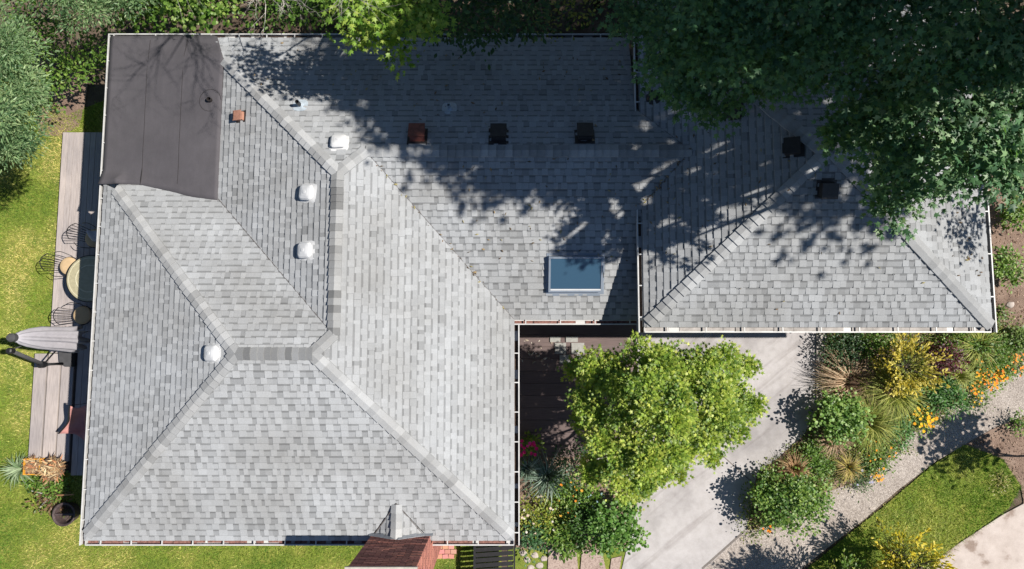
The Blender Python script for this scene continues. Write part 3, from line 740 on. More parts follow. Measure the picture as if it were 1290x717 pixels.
# skylight
q = on('C', 724, 344, .1); m4 = tilt('C', 1.29, 1.51, zat(PL['C'], 1.29, 1.51) + .012)
w, h = 1.10, .74
f = MB(); f.box((-w / 2 - .04, -h / 2 - .10, .006), (w / 2 + .04, h / 2 + .05, .012), M4=m4); sk = f.build('skylight', M['alu'], house)
f = MB(); T = .04
for a, b in (((-w / 2, -h / 2), (w / 2, -h / 2 + T)), ((-w / 2, h / 2 - T), (w / 2, h / 2)), ((-w / 2, -h / 2 + T), (-w / 2 + T, h / 2 - T)), ((w / 2 - T, -h / 2 + T), (w / 2, h / 2 - T))):
    f.box((*a, .012), (*b, .118), M4=m4)
f.build('frame', M['alu'], sk)
f = MB(); f.box((-w / 2 + T, -h / 2 + T, .098), (w / 2 - T, h / 2 - T, .104), M4=m4); f.build('glass', M['glass'], sk)
f = MB(); f.box((-w / 2 + T, -h / 2 + T + .002, .1045), (w / 2 - T, -h / 2 + T + .03, .122), M4=m4); f.build('sill', M['vent_white'], sk)
f = MB(); f.box((w / 2, -.07, .05), (w / 2 + .02, .03, .09), M4=m4); f.build('latch', M['darkmetal'], sk)

# chimney of brick
ch = MB(); cx0, cx1, cy0, cy1, cz = -2.815, -1.64, -4.60, -3.74, 4.86
ch.box((cx0 + .02, cy0 + .02, 0), (cx1 - .02, cy1 - .02, cz)); cho = ch.build('chimney', M['mortar'], house)
bk = MB(); bw, bh, mo = .205, .062, .011
def bcol():
    t = rs.uniform(.65, 1.2); return rs.choice(((.40 * t, .155 * t, .12 * t), (.46 * t, .19 * t, .145 * t), (.31 * t, .12 * t, .10 * t)))
r = 0; z = 0
while z + bh < cz:
    off = (r % 2) * (bw + mo) / 2
    for face in ('N', 'S'):
        x = cx0 - off
        while x < cx1 - .01:
            a, b = max(x, cx0), min(x + bw, cx1)
            j = rs.uniform(-.003, .003)
            if b - a > .02:
                if face == 'N': bk.box((a, cy1 - .03, z), (b, cy1 + j, z + bh), bcol())
                else: bk.box((a, cy0 - j, z), (b, cy0 + .03, z + bh), bcol())
            x += bw + mo
    for face in ('E', 'W'):
        y = cy0 + .031 - off
        while y < cy1 - .035:
            a, b = max(y, cy0 + .031), min(y + bw, cy1 - .031); j = rs.uniform(-.003, .003)
            if b - a > .02:
                if face == 'E': bk.box((cx1 - .03, a, z), (cx1 + j, b, z + bh), bcol())
                else: bk.box((cx0 - j, a, z), (cx0 + .03, b, z + bh), bcol())
            y += bw + mo
    z += bh + mo; r += 1
bk.build('brick', M['brick'], cho, kind='stuff', color=True)
k = MB(); k.box((cx0 - .03, cy0 - .03, cz), (cx1 + .03, cy1 + .03, cz + .05)); k.box((cx0 + .1, cy0 + .1, cz + .05), (cx1 - .1, cy1 - .1, cz + .09)); k.build('mortar_cap', M['crown'], cho)
k = MB(); k.lathe(-2.2, -4.15, [(.14, cz + .09), (.14, cz + .3), (.11, cz + .3), (.11, cz + .12)], 20, 4); k.build('flue', M['terra'], cho)
k = MB()
xs = np.linspace(cx0 - .05, cx1 + .05, 9)
for i in range(8):
    xa, xb = xs[i], xs[i + 1] + .01
    za = lambda x: max(2.78, 3.09 - .56 * abs(x + 2.28)) + .03
    k.add([(xa, cy1 - .0, za(xa)), (xb, cy1, za(xb)), (xb, cy1 + .05 + .02 * (i % 2), za(xb) - .006), (xa, cy1 + .045, za(xa) - .006), (xa, cy1 - .0, za(xa) + .05), (xb, cy1, za(xb) + .05), (xb, cy1 + .006, za(xb) + .05), (xa, cy1 + .006, za(xa) + .05)],
          [(0, 1, 2, 3), (4, 5, 6, 7), (3, 2, 6, 7)])
k.build('lead_flashing', M['lead'], cho)

# ------------------------------------------------------------------ foliage builders
def star(lobes, depth=.45, notch=.5):
    """outline of a lobed leaf, tip towards +y, about one unit long"""
    pts = [(0, -.02)]
    for k, (a, r) in enumerate(lobes):
        pts.append((r * math.sin(a), .28 + r * math.cos(a)))
        if k < len(lobes) - 1:
            am = (a + lobes[k + 1][0]) / 2; pts.append((depth * notch * math.sin(am), .28 + depth * notch * math.cos(am)))
    V = np.array([(0, .28, .03)] + [(x, y, -.10 * abs(x) * abs(x) * 3) for x, y in pts])
    n = len(pts); Fc = np.array([(0, i + 1, (i + 1) % n + 1) for i in range(n)]); return V, Fc
MAPLE = star([(math.radians(a), r) for a, r in ((120, .42), (62, .62), (0, .74), (-62, .62), (-120, .42))][::-1], .5)
OVAL = (np.array([(0, 0, 0), (.24, .3, -.03), (.26, .62, -.03), (0, 1, -.06), (-.26, .62, -.03), (-.24, .3, -.03), (0, .45, .04)]),
        np.array([(6, 0, 1), (6, 1, 2), (6, 2, 3), (6, 3, 4), (6, 4, 5), (6, 5, 0)]))
ROUND = (np.array([(0, 0, 0), (.38, .22, -.03), (.42, .62, -.05), (0, .95, -.04), (-.42, .62, -.05), (-.38, .22, -.03), (0, .45, .05)]), OVAL[1])
NEEDLE = (np.array([(-.10, 0, 0), (.10, 0, 0), (.13, .5, .02), (0, 1, -.05), (-.13, .5, .02)]), np.array([(0, 1, 2), (0, 2, 4), (4, 2, 3)]))
def leaves(name, C, D, N, S, col3, tmpl, mat, parent, kind='stuff', widen=1.0):
    """C centres, D tip direction, N face normal, S length, col3 colour per leaf"""
    D = D / np.linalg.norm(D, axis=1, keepdims=True); N = N - D * (N * D).sum(1, keepdims=True)
    N = N / np.maximum(np.linalg.norm(N, axis=1, keepdims=True), 1e-6); U = np.cross(D, N)
    T, Fc = tmpl; n = len(C); k = len(T)
    V = C[:, None] + (U[:, None] * T[None, :, :1] * widen + D[:, None] * T[None, :, 1:2] + N[:, None] * T[None, :, 2:3]) * S[:, None, None]
    F2 = (Fc[None] + (np.arange(n) * k)[:, None, None]).reshape(-1, 3)
    return tag(np_mesh(name, V.reshape(-1, 3), F2, np.repeat(col3, k, 0), mat, parent), None, None, None, kind)
def crown(parent, blobs, per, size, pal, tmpl, spread=.16, name='leaves', up=.9, seed=0, droop=.35, mat=None, fill=.25, flat=.55, density=1.0, var=.22, widen=1.0, gap=None, hollow=0):
    """blobs: (x, y, z, rx, ry, rz, twigs); leaves sit in rosettes at twig ends near each lobe's surface"""
    r = np.random.default_rng(seed + 100); Cs = []; Os = []; tw = []
    for bx_, by_, bz_, rx, ry, rz, nt_ in blobs:
        nt_ = int(nt_ * density)
        d = r.normal(0, 1, (nt_, 3)); d /= np.linalg.norm(d, axis=1, keepdims=True); low = d[:, 2] < -.15; d[low, 2] *= -1
        rad = np.where(r.random(nt_) < fill, r.uniform(.25, .8, nt_), r.uniform(.78, 1.08, nt_))
        wob = 1 + .22 * np.sin(d[:, 0] * 5 + bx_ * 9) * np.cos(d[:, 1] * 6 + by_ * 7)
        c = np.array([bx_, by_, bz_]) + d * (rad * wob)[:, None] * np.array([rx, ry, rz]); tw.append((c, d))
    c = np.concatenate([t[0] for t in tw]); d = np.concatenate([t[1] for t in tw]); n = len(c)
    if hollow:
        q = np.sin(c[:, 0] * 7.3 + 1) * np.sin(c[:, 1] * 6.1 + 2) + np.sin(c[:, 0] * 3.7 + c[:, 1] * 5.3) * .6 + np.sin(c[:, 2] * 6) * .3
        k_ = q < np.quantile(q, 1 - hollow); c = c[k_]; d = d[k_]; n = len(c)
    ck = tint(n, (1, 1, 1), .16, .04)
    idx = np.repeat(np.arange(n), per); m = len(idx)
    off = r.normal(0, 1, (m, 3)); off[:, 2] *= flat; off *= spread
    if gap:
        # openings in the foliage where the sun comes through in flecks
        Cg = c[idx] + off; gu = Cg[:, 0] - .80 * (Cg[:, 2] - 3.9); gv = Cg[:, 1]
        g1_ = np.sin(gu * 9.1 + 2.2 * np.sin(gv * 4.3)) + np.sin(gv * 11.3 + 1.9 * np.sin(gu * 5.1 + 1)) + .7 * np.sin(gu * 3.1 - gv * 4.4 + .8)
        thr = np.where((gu > 2.2) & (gu < 7) & (gv > 1.2) & (gv < 4.9), gap[0], gap[1])
        keep = g1_ < thr; idx = idx[keep]; off = off[keep]; m = len(idx)
    C = c[idx] + off; out = d[idx] * .5 + off / spread * .8; out[:, 2] -= droop
    N = d[idx] * .45 + r.normal(0, .38, (m, 3)); N[:, 2] += up
    S = size * r.uniform(.5, 1.35, m)
    pal = np.array(pal); q = np.clip(r.normal(.5, .25, n)[idx] + r.normal(0, .18, m), 0, .999) * (len(pal) - 1); i0 = q.astype(int)
    colr = pal[i0] + (pal[np.minimum(i0 + 1, len(pal) - 1)] - pal[i0]) * (q - i0)[:, None]
    colr = np.clip(colr * ck[idx] * (1 + var * r.uniform(-1, 1, (m, 1))), 0, 1)
    leaves(name, C, out, N, S, colr, tmpl, mat or M['leaf'], parent, widen=widen)
    return c
def limbs(parent, base, top, ends, r0, mat=None, name='trunk', sub=0, seed=0):
    rr = random.Random(seed); b = MB(); B = Vector(base); Tp = Vector(top)
    mid = (B + Tp) / 2 + Vector((rr.uniform(-.1, .1), rr.uniform(-.1, .1), 0))
    b.tube([B, mid, Tp], [r0, r0 * .8, r0 * .6], 9); o = b.build(name, mat or M['bark'], parent, smooth=True)
    for e in ends:
        k = MB(); E = Vector(e); L = (E - Tp).length; st = Tp if rr.random() < .6 else mid
        m1 = st.lerp(E, .4) + Vector((rr.uniform(-.1, .1), rr.uniform(-.1, .1), .12)) * L
        m2 = st.lerp(E, .75) + Vector((rr.uniform(-.08, .08), rr.uniform(-.08, .08), .05)) * L
        k.tube([st, m1, m2, E], [r0 * .42, r0 * .3, r0 * .18, r0 * .05], 6)
        for j in range(sub):
            s = m1.lerp(E, rr.uniform(0, .8)); k.tube([s, s + Vector((rr.uniform(-1, 1), rr.uniform(-1, 1), rr.uniform(0, .6))) * L * .35], [r0 * .1, r0 * .02], 4)
        k.build('branch', mat or M['bark'], parent, smooth=True)
def blob(x, y, z, rp, n, rz=.6, ry=1.0):
    """lobe of foliage seen at photo x, y; rp is its radius there"""
    X, Y, _ = P(x, y, z); r = rp * (ZC - z) / F; return (X, Y, z, r, r * ry, r * rz, n)

DARKG = [(.030, .070, .030), (.045, .10, .035), (.06, .13, .04)]
MAPG = [(.045, .115, .055), (.08, .18, .085), (.13, .25, .11), (.24, .36, .18)]
LITG = [(.08, .18, .02), (.16, .29, .04), (.25, .38, .06), (.36, .44, .09)]
BLUEG = [(.05, .12, .05), (.13, .23, .10), (.22, .33, .16), (.32, .42, .21)]

# --- the big maple over the wing (trunk stands behind the house)
def maple(name, label, base, top, bl, per, size, pal, spread, seed, r0=.28, group=None, **kw):
    t = thing(name, base, label, 'tree', group)
    limbs(t, base, top, [(b[0], b[1], b[2] - b[5] * .3) for b in bl], r0, seed=seed, sub=0)
    crown(t, bl, per, size, pal, MAPLE, spread, seed=seed, **kw); return t
def sh(x, y, z, r, n, k=.84, dx=12, dy=-6): return blob(x + dx, y + dy, z, r * k, n * 1.05)
BIG = [sh(*q) for q in [(800, 20, 7.2, 42, 50), (850, 60, 7.6, 55, 75), (905, 60, 8.0, 60, 80), (860, 110, 7.0, 36, 45), (960, 50, 8.4, 62, 80),
       (960, 95, 7.4, 38, 48), (1000, 85, 7.7, 38, 48), (1040, 40, 8.6, 70, 80), (1080, 100, 7.8, 60, 75), (1000, -20, 9.0, 80, 70), (880, -10, 8.4, 70, 60),
       (830, 90, 6.9, 30, 36), (930, 110, 7.1, 26, 26), (1120, 20, 9.0, 80, 70), (885, 135, 6.9, 22, 20)]]
maple('maple_tree', 'dark shaded maple spreading over the north-west part of the wing roof', (6.2, 9.6, 0), (5.8, 8.6, 5.2), BIG, 16, .088, MAPG[:3], .15, 1, gap=(.95, 2.2))
LOW = [sh(*q, .84, 12, -4) for q in [(1065, 165, 7.3, 30, 48), (1100, 170, 7.6, 40, 70), (1150, 175, 7.8, 48, 85), (1115, 215, 7.2, 38, 60), (1113, 266, 6.9, 28, 40), (1165, 215, 7.4, 42, 66),
       (1210, 205, 8.6, 46, 74), (1255, 205, 8.8, 46, 70), (1200, 150, 8.0, 50, 80), (1250, 140, 8.2, 55, 85), (1290, 170, 8.0, 50, 70),
       (1180, 90, 8.6, 60, 80), (1250, 70, 8.8, 65, 80), (1130, 120, 8.2, 45, 60), (1300, 30, 9.0, 80, 80), (1200, 20, 9.2, 70, 70), (1340, 120, 8.4, 70, 70), (1045, 180, 7.2, 18, 16), (1275, 225, 8.7, 28, 32)]] + [(11.0, 2.35, 6.2, .7, .42, .35, 34)]
maple('maple_tree', 'maple with sunlit drooping leaves hanging over the east end of the wing roof', (11.5, 6.6, 0), (10.4, 5.4, 5.4), LOW, 15, .092, MAPG, .14, 2, density=.8, gap=(.8, 2.1))
# --- taller trees to the east, outside the picture, that shade the canopy and the north slope
def tall(label, base, bl, seed):
    t = thing('maple_tree', base, label, 'tree', 'tall trees beyond the picture')
    limbs(t, base, (base[0], base[1], 8.0), [b[:3] for b in bl], .35, seed=seed)
    crown(t, bl, 13, .20, MAPG[:3], MAPLE, .26, seed=seed, gap=(.8, 1.9))
tall('tall dark maple standing east of the house beyond the right edge, shading both lower maples', (14.0, 7.0, 0),
     [(10.4, 4.7, 12.2, 1.9, 1.2, 1.1, 200), (12.6, 5.0, 13.0, 2.0, 1.3, 1.3, 160), (8.2, 4.6, 12.0, 1.8, 1.2, .9, 190), (14.2, 7.5, 13.5, 2.2, 2.2, 1.4, 160), (12.0, 7.6, 12.8, 2.3, 1.9, 1.3, 220), (9.6, 7.0, 12.4, 2.0, 1.6, 1.2, 220), (11.4, 3.75, 12.4, 1.0, .5, .6, 60), (12.6, 3.1, 12.2, 1.1, .75, .7, 80)], 3)
tall('tall dark maple north-east of the house beyond the top edge, shading the north slope', (8.6, 10.6, 0),
     [(6.2, 4.7, 11.9, 1.5, 1.2, .8, 230), (5.2, 6.2, 12.0, 1.8, 1.6, 1.0, 260), (7.4, 6.4, 12.2, 1.9, 1.7, 1.0, 260), (4.6, 4.9, 11.8, .9, .9, .7, 80), (6.0, 8.2, 11.8, 1.9, 1.7, 1.0, 220), (7.0, 3.75, 11.9, .9, .5, .6, 60)], 33)
# --- light green maple in the forecourt
FORE = [(.08, .16, .025), (.20, .31, .045), (.32, .42, .06), (.46, .51, .10)]
FC = [blob(762, 468, 3.3, 30, 36), blob(800, 464, 3.6, 34, 46), blob(850, 468, 3.7, 36, 50), blob(900, 472, 3.5, 34, 44), blob(925, 505, 3.3, 26, 26), blob(885, 508, 4.0, 38, 52),
      blob(835, 510, 4.2, 40, 56), blob(785, 512, 3.7, 36, 48), blob(748, 505, 3.2, 20, 22), blob(772, 550, 3.4, 30, 38), blob(820, 555, 3.8, 38, 50), blob(866, 550, 3.6, 32, 42),
      blob(908, 542, 3.2, 22, 22), blob(778, 592, 3.0, 26, 28), blob(815, 590, 3.1, 22, 24), blob(748, 590, 2.8, 15, 13), blob(738, 470, 2.9, 14, 11), blob(850, 584, 3.0, 14, 11),
      blob(722, 465, 2.7, 7, 4), blob(944, 520, 2.9, 10, 7), blob(898, 574, 2.8, 8, 5), blob(732, 528, 2.7, 10, 6), blob(938, 462, 2.9, 12, 8), blob(805, 616, 2.6, 10, 7), blob(845, 485, 4.1, 30, 32)]
t = thing('maple_tree', (3.3, -1.5, .05), 'bright yellow-green maple in the forecourt between courtyard deck and driveway', 'tree')
limbs(t, (3.3, -1.5, .03), (3.3, -1.4, 1.9), [(b[0], b[1], b[2] - .1) for b in FC], .12, seed=5)
_r = random.Random(77); FC2 = []
for b in FC:
    FC2.append((b[0], b[1], b[2] - .15, b[3] * .92, b[4] * .92, b[5] * .8, int(b[6] * .75)))
    for k in range(3):
        a = _r.uniform(0, 6.28); q = b[3] * _r.uniform(.22, .42)
        FC2.append((b[0] + b[3] * math.cos(a) * _r.uniform(.3, 1.0), b[1] + b[4] * math.sin(a) * _r.uniform(.3, 1.0), b[2] + b[5] * _r.uniform(.2, .85), q, q, q * .7, int(b[6] * .17) + 2))
crown(t, FC2, 30, .066, FORE, MAPLE, .085, seed=5, up=1.2, flat=.4, droop=.1, fill=.2, density=1.6, var=.3, hollow=.07)

# --- trees behind the house
t = thing('maple_tree', (-2.0, 8.8, 0), 'sunlit yellow-green maple branch reaching over the north gutter', 'tree')
BB = [blob(470, 15, 5.8, 34, 46), blob(520, 5, 5.8, 32, 38), blob(455, 42, 5.5, 16, 14), blob(480, 45, 5.5, 15, 13), blob(500, 70, 5.1, 9, 7, ry=1.4), blob(540, 18, 5.6, 22, 20), blob(495, 40, 5.4, 10, 7), blob(440, -20, 6.2, 40, 40)]
limbs(t, (-2.0, 8.8, 0), (-1.9, 8.0, 3.8), [b[:3] for b in BB], .12, seed=6)
crown(t, BB, 13, .095, LITG, MAPLE, .12, seed=6, flat=.5)
def bush_tree(label, base, bl, per, size, pal, tmpl, seed, name='tree', spread=.16, group=None, cat='tree', r0=.09, **kw):
    t = thing(name, base, label, cat, group)
    limbs(t, base, (base[0], base[1], max(.15, max(b[2] for b in bl) * .5)), [b[:3] for b in bl], r0, seed=seed)
    crown(t, bl, per, size, pal, tmpl, spread, seed=seed, **kw); return t
MIDG = [(.055, .12, .018), (.10, .20, .03), (.18, .30, .055), (.28, .38, .09)]
bush_tree('dark green broadleaf tree behind the middle of the north gutter', (.6, 9.0, 0), [blob(590, 15, 4.6, 40, 50), blob(560, 30, 4.0, 20, 22), blob(640, 8, 4.8, 40, 44), blob(665, 30, 4.2, 16, 14), blob(620, 36, 4.0, 16, 14)], 12, .10, DARKG, OVAL, 7)
bush_tree('sparse tree with small yellowish leaves behind the north gutter', (2.2, 8.8, 0), [blob(710, 18, 3.4, 24, 12), blob(740, 12, 3.6, 22, 10), blob(690, 35, 3.0, 12, 6)], 8, .075, [(.12, .16, .03), (.3, .3, .06)], OVAL, 8, spread=.14)
bush_tree('green leafy tree behind the roof corner beside the dead branch', (-6.6, 9.2, 0), [blob(210, 2, 2.3, 38, 60), blob(262, 4, 2.4, 36, 56), blob(168, 14, 2.1, 26, 34), blob(235, -22, 2.8, 50, 56)], 13, .09, MIDG, ROUND, 9)
bush_tree('green leafy tree behind the north gutter east of the dead branch', (-4.3, 9.4, 0), [blob(350, 2, 2.2, 34, 46), blob(395, 6, 2.2, 34, 44), blob(430, 12, 2.1, 22, 24), blob(380, -22, 2.8, 50, 50)], 13, .09, MIDG[:3], OVAL, 10)
bush_tree('blue-green fir tree whose branch tip reaches in at the top left', (-10.4, 10.0, 0), [blob(108, 2, 3.0, 36, 60, .4), blob(138, 8, 2.8, 20, 28, .4), blob(70, -5, 3.4, 36, 50, .4), blob(172, -12, 3.0, 28, 34, .4)], 46, .075, BLUEG, NEEDLE, 11, hollow=.25, spread=.13, name='fir_tree', droop=.2)
bush_tree('large blue-green fir tree at the left edge above the lawn', (-15.0, 6.2, 0), [blob(12, 70, 4.2, 34, 60, .4), blob(5, 115, 4.4, 40, 70, .4), blob(18, 155, 4.0, 34, 60, .4), blob(-5, 185, 4.0, 34, 50, .4), blob(32, 110, 3.6, 20, 26, .4), blob(-15, 40, 4.6, 40, 46, .4), blob(38, 150, 3.4, 14, 14, .4), blob(46, 88, 3.4, 13, 12, .4), blob(30, 182, 3.2, 12, 11, .4), blob(44, 124, 3.0, 10, 8, .4), blob(28, 48, 4.0, 16, 16, .4), blob(5, 60, 4.8, 26, 26, .4), blob(-10, 140, 5, 30, 30, .4)],
          50, .075, BLUEG, NEEDLE, 12, hollow=.28, spread=.13, name='fir_tree', droop=.2)
bush_tree('loose green shrub on bare ground at the roof corner', (-11.0, 6.9, 0), [blob(65, 85, 1.2, 26, 30), blob(95, 92, 1.3, 22, 24), blob(66, 112, 1.0, 16, 16), blob(118, 75, 1.2, 16, 14), blob(50, 110, 1.0, 14, 12)], 12, .085, MIDG, OVAL, 13, name='shrub', cat='shrub', r0=.05)
bush_tree('dark green shrub between the fir and the loose shrub', (-11.8, 8.4, 0), [blob(50, 45, 1.8, 34, 34), blob(95, 45, 1.6, 30, 28), blob(25, 20, 2.2, 34, 30), blob(130, 55, 1.4, 22, 20)], 12, .08, MIDG[:3], OVAL, 14, name='shrub', cat='shrub', r0=.06)
for i, (x, y, z) in enumerate(((-13.5, 13.0, 8.5), (-9.5, 13.8, 10), (-5.5, 13.2, 9), (-1.5, 13.8, 10.5), (2.5, 13.2, 10), (6.5, 14.0, 11))):
    t = thing('maple_tree', (x, y, 0), 'tall forest tree %s north of the house beyond the top edge' % ('far north-west', 'standing west of the middle', 'left of the middle', 'behind the middle', 'right of the middle', 'behind the wing')[i], 'tree', 'forest trees north of the house')
    bl = [(x + 1.2 * math.cos(k * 1.57), y + 1.0 * math.sin(k * 1.57) + .6, z - 2.4 * (k % 2), 1.9, 1.6, 2.0, 70) for k in range(4)] + [(x, y + .4, z - 5, 2.0, 1.6, 2.0, 70)]
    limbs(t, (x, y, 0), (x, y, z * .6), [b[:3] for b in bl], .25, seed=60 + i); crown(t, bl, 8, .32, DARKG, OVAL, .4, seed=60 + i)
# undergrowth behind the house
ug = thing('undergrowth', (0, 9, 0), 'dark fern undergrowth covering the ground north of the house', 'undergrowth'); ug['kind'] = 'stuff'
bl = []
for i in range(56):
    x = -14 + i * .5 + R.uniform(-.3, .3); bl.append((x, R.uniform(7.7, 11), .15, .7, .8, .5, 22))
crown(ug, bl, 8, .11, DARKG, OVAL, .2, seed=15)
# dead tree with bare pale limbs
dt = thing('dead_tree', (-5.0, 7.7, 0), 'pale dead tree with bare forked twigs at the north gutter', 'tree')
def bare(parent, pts0, r0, depth, seed):
    rr = random.Random(seed); b = MB()
    def grow(p, d, L, r, k):
        pts = [p]; rad = [r]; q = p; dd = d.copy()
        for i in range(4):
            dd = (dd + Vector((rr.uniform(-1, 1), rr.uniform(-1, 1), rr.uniform(-.6, .6))) * .22).normalized(); q = q + dd * L / 4; pts.append(q); rad.append(r * (1 - .2 * (i + 1)))
        b.tube(pts, rad, 5 if k > 1 else 4)
        if k > 0:
            for i in range(rr.choice((3, 4)) if k > 1 else 4):
                s = rr.randint(1, 4); nd = (dd + Vector((rr.uniform(-1, 1), rr.uniform(-1, 1), rr.uniform(-.5, .5))) * .95).normalized(); grow(pts[s], nd, L * rr.uniform(.5, .75), r * .5, k - 1)
    for p, d, L in pts0: grow(Vector(p), Vector(d).normalized(), L, r0, depth)
    return b
b = MB(); b.tube([(-5.0, 7.7, 0), (-4.95, 7.7, 2.5), (-4.9, 7.75, 4.6), (-4.9, 7.8, 5.4)], [.07, .055, .035, .02], 7); b.build('trunk', M['bark_pale'], dt, smooth=True)
for q, (p, d, L) in enumerate([((-4.95, 7.7, 4.2), (-.05, -.9, -.1), 1.0), ((-4.9, 7.8, 5.2), (-.5, -.7, .2), .8), ((-4.95, 7.7, 3.0), (.3, -.9, 0), .5)]):
    b = bare(dt, [(p, d, L)], .022, 3, 9 + q); b.build('branch', M['bark_pale'], dt, smooth=True)
dt = thing('dead_tree', (-2.4, 8.9, 0), 'tall bare tree beyond the top edge whose twigs shade the dark flat roof', 'tree')
b = MB(); b.tube([(-2.4, 8.9, 0), (-2.3, 8.9, 4), (-2.3, 8.7, 7.0), (-2.4, 7.9, 8.2)], [.12, .09, .07, .06], 7); b.build('trunk', M['bark_pale'], dt, smooth=True)
for q, (p, d, L, r) in enumerate([((-2.4, 7.9, 8.2), (-.15, -1, .05), 2.0, .034), ((-2.4, 7.6, 8.2), (-.75, -.75, .0), 1.9, .021), ((-2.4, 7.2, 8.25), (-.8, -.45, -.1), 1.7, .019), ((-2.4, 7.8, 8.2), (-.95, -.2, -.05), 1.6, .019), ((-2.45, 7.0, 8.25), (.3, -.9, 0), 1.5, .017), ((-2.4, 7.9, 8.2), (.8, -.6, 0), 1.6, .018)]):
    b = bare(dt, [(p, d, L)], r, 3, 40 + q); b.build('branch', M['bark_pale'], dt, smooth=True)

# ------------------------------------------------------------------ west deck and what stands on it
deck = tag(thing('wooden_deck', (-10, 1.2, 0), 'long weathered grey plank deck along the west side of the house', 'deck'))
def board(parent, x0, y0, x1, y1, z, th, mat, name='board'):
    b = MB(); j = rs.uniform(-.003, .003); e = .004
    vs = [(x0, y0, z - th), (x1, y0, z - th), (x1, y1, z - th), (x0, y1, z - th), (x0, y0, z - e + j), (x1, y0, z - e + j), (x1, y1, z - e + j), (x0, y1, z - e + j),
          (x0 + e, y0 + e, z + j), (x1 - e, y0 + e, z + j), (x1 - e, y1 - e, z + j), (x0 + e, y1 - e, z + j)]
    b.add(vs, [(0, 3, 2, 1), (8, 9, 10, 11), (0, 1, 5, 4), (1, 2, 6, 5), (2, 3, 7, 6), (3, 0, 4, 7), (4, 5, 9, 8), (5, 6, 10, 9), (6, 7, 11, 10), (7, 4, 8, 11)])
    return b.build(name, mat, parent)
zd = .15; x = -11.30
while x < -8.3:
    w = .140
    if x < -10.62: board(deck, x, -.12, x + w - .005, 5.40, zd, .035, M['deck'])
    else:
        ym = rs.choice((1.2, 2.4, 3.4, .6)); board(deck, x, -3.05, x + w - .005, ym - .003, zd, .035, M['deck']); board(deck, x, ym, x + w - .005, 5.40, zd, .035, M['deck'])
    x += w
for i in range(3):
    x = -11.64 + i * .335; board(deck, x, -2.72 - .0 * i, x + .295, -.14, zd + .012, .05, M['deck'])
f = MB(); f.box((-11.25, -3.0, .02), (-8.3, 5.36, .11)); f.build('joist_frame', plain('deck_joists', (.05, .04, .035), .9), deck)

def place(px_, py_, z): X, Y, _ = P(px_, py_, z); return X, Y
# table
X, Y = place(113, 351, .72)
tb = thing('patio_table', (X, Y, zd), 'round pale patio table with cream rings on the wooden deck, half in shadow', 'table')
b = MB(); b.lathe(X, Y, [(.1, .68), (.52, .69), (.545, .70), (.55, .715), (.54, .73), (.0, .735)], 56); b.build('tabletop', M['table_tan'], tb)
for r1, r2 in ((.50, .485), (.33, .31)):
    b = MB(); b.lathe(X, Y, [(r1, .733), (r1, .7385), (r2, .7385), (r2, .733)], 56, cap=False); b.build('ring', M['table_ring'], tb)
b = MB(); b.lathe(X, Y, [(.53, .70), (.562, .705), (.566, .725), (.552, .732)], 56, cap=False); b.build('rim', M['black'], tb)
for k in range(4):
    a = .6 + k * math.pi / 2; b = MB(); b.tube([(X + .42 * math.cos(a), Y + .42 * math.sin(a), zd), (X + .3 * math.cos(a), Y + .3 * math.sin(a), .4), (X + .4 * math.cos(a), Y + .4 * math.sin(a), .69)], .016, 6); b.build('leg', M['black'], tb)
# chairs: round cushion on a wire frame with a fan of back bars
def chair(X, Y, face, label, seed):
    """face: direction the sitter looks (angle)"""
    t = thing('patio_chair', (X, Y, zd), label, 'chair', 'wire chairs round the patio table'); r = .215
    d = Vector((math.cos(face), math.sin(face), 0)); s = Vector((-d.y, d.x, 0)); c0 = Vector((X, Y, 0))
    b = MB(); b.lathe(X, Y, [(.16, .45), (r - .02, .452), (r, .468), (r, .488), (r - .02, .503), (.12, .511), (0, .513)], 36); b.build('cushion', M['cushion'], t, smooth=True)
    b = MB(); b.lathe(X, Y, [(r + .012, .43), (r + .02, .44), (r + .012, .455), (r, .45)], 32, cap=False); b.build('seat_ring', M['black'], t)
    for a in (.7, 2.4, 3.9, 5.5):
        b = MB(); q = Vector((math.cos(face + a), math.sin(face + a), 0)); b.tube([c0 + q * .2 + Vector((0, 0, .44)), c0 + q * .23 + Vector((0, 0, .3)), c0 + q * .25 + Vector((0, 0, zd))], .010, 5); b.build('leg', M['black'], t)
    n = 7
    tops = []
    for i in range(n):
        u = (i - (n - 1) / 2) / ((n - 1) / 2); b = MB()
        p0 = c0 - d * (.20 - .03 * abs(u)) + s * u * .15 + Vector((0, 0, .44)); p2 = c0 - d * (.40 - .07 * u * u) + s * u * .20 + Vector((0, 0, .93 - .09 * u * u)); p1 = p0.lerp(p2, .5) - d * .03
        b.tube([p0, p1, p2], .0075, 5); b.build('back_bar', M['black'], t); tops.append(p2)
    b = MB(); b.tube(tops, .011, 6); b.build('top_rail', M['black'], t)
    for sg in (-1, 1):
        b = MB(); pts = []
        for k in range(9):
            a = k / 8; pts.append(c0 - d * (.30 - .36 * a) + s * sg * (.25 + .05 * math.sin(a * 3.1)) + Vector((0, 0, .66 + .05 * math.sin(a * 3.1) - .08 * max(0, a - .7) * 3)))
        b.tube(pts, .009, 5)
        b.tube([pts[-1], pts[-1] + Vector((0, 0, -.1)) - d * .05, c0 + d * .03 + s * sg * .22 + Vector((0, 0, .45))], .009, 5); b.build('arm', M['black'], t)
for (a, b_, f_, lab) in ((86, 335, -.18, 'wire chair with tan round cushion pushed in west of the patio table'),
                         (103, 397, .12, 'wire chair with tan round cushion between patio table and closed umbrella'),
                         (118, 300, -.35, 'shaded wire chair north of the patio table under the eave')):
    X, Y = place(a, b_, .5); chair(X, Y, f_, lab, 1)
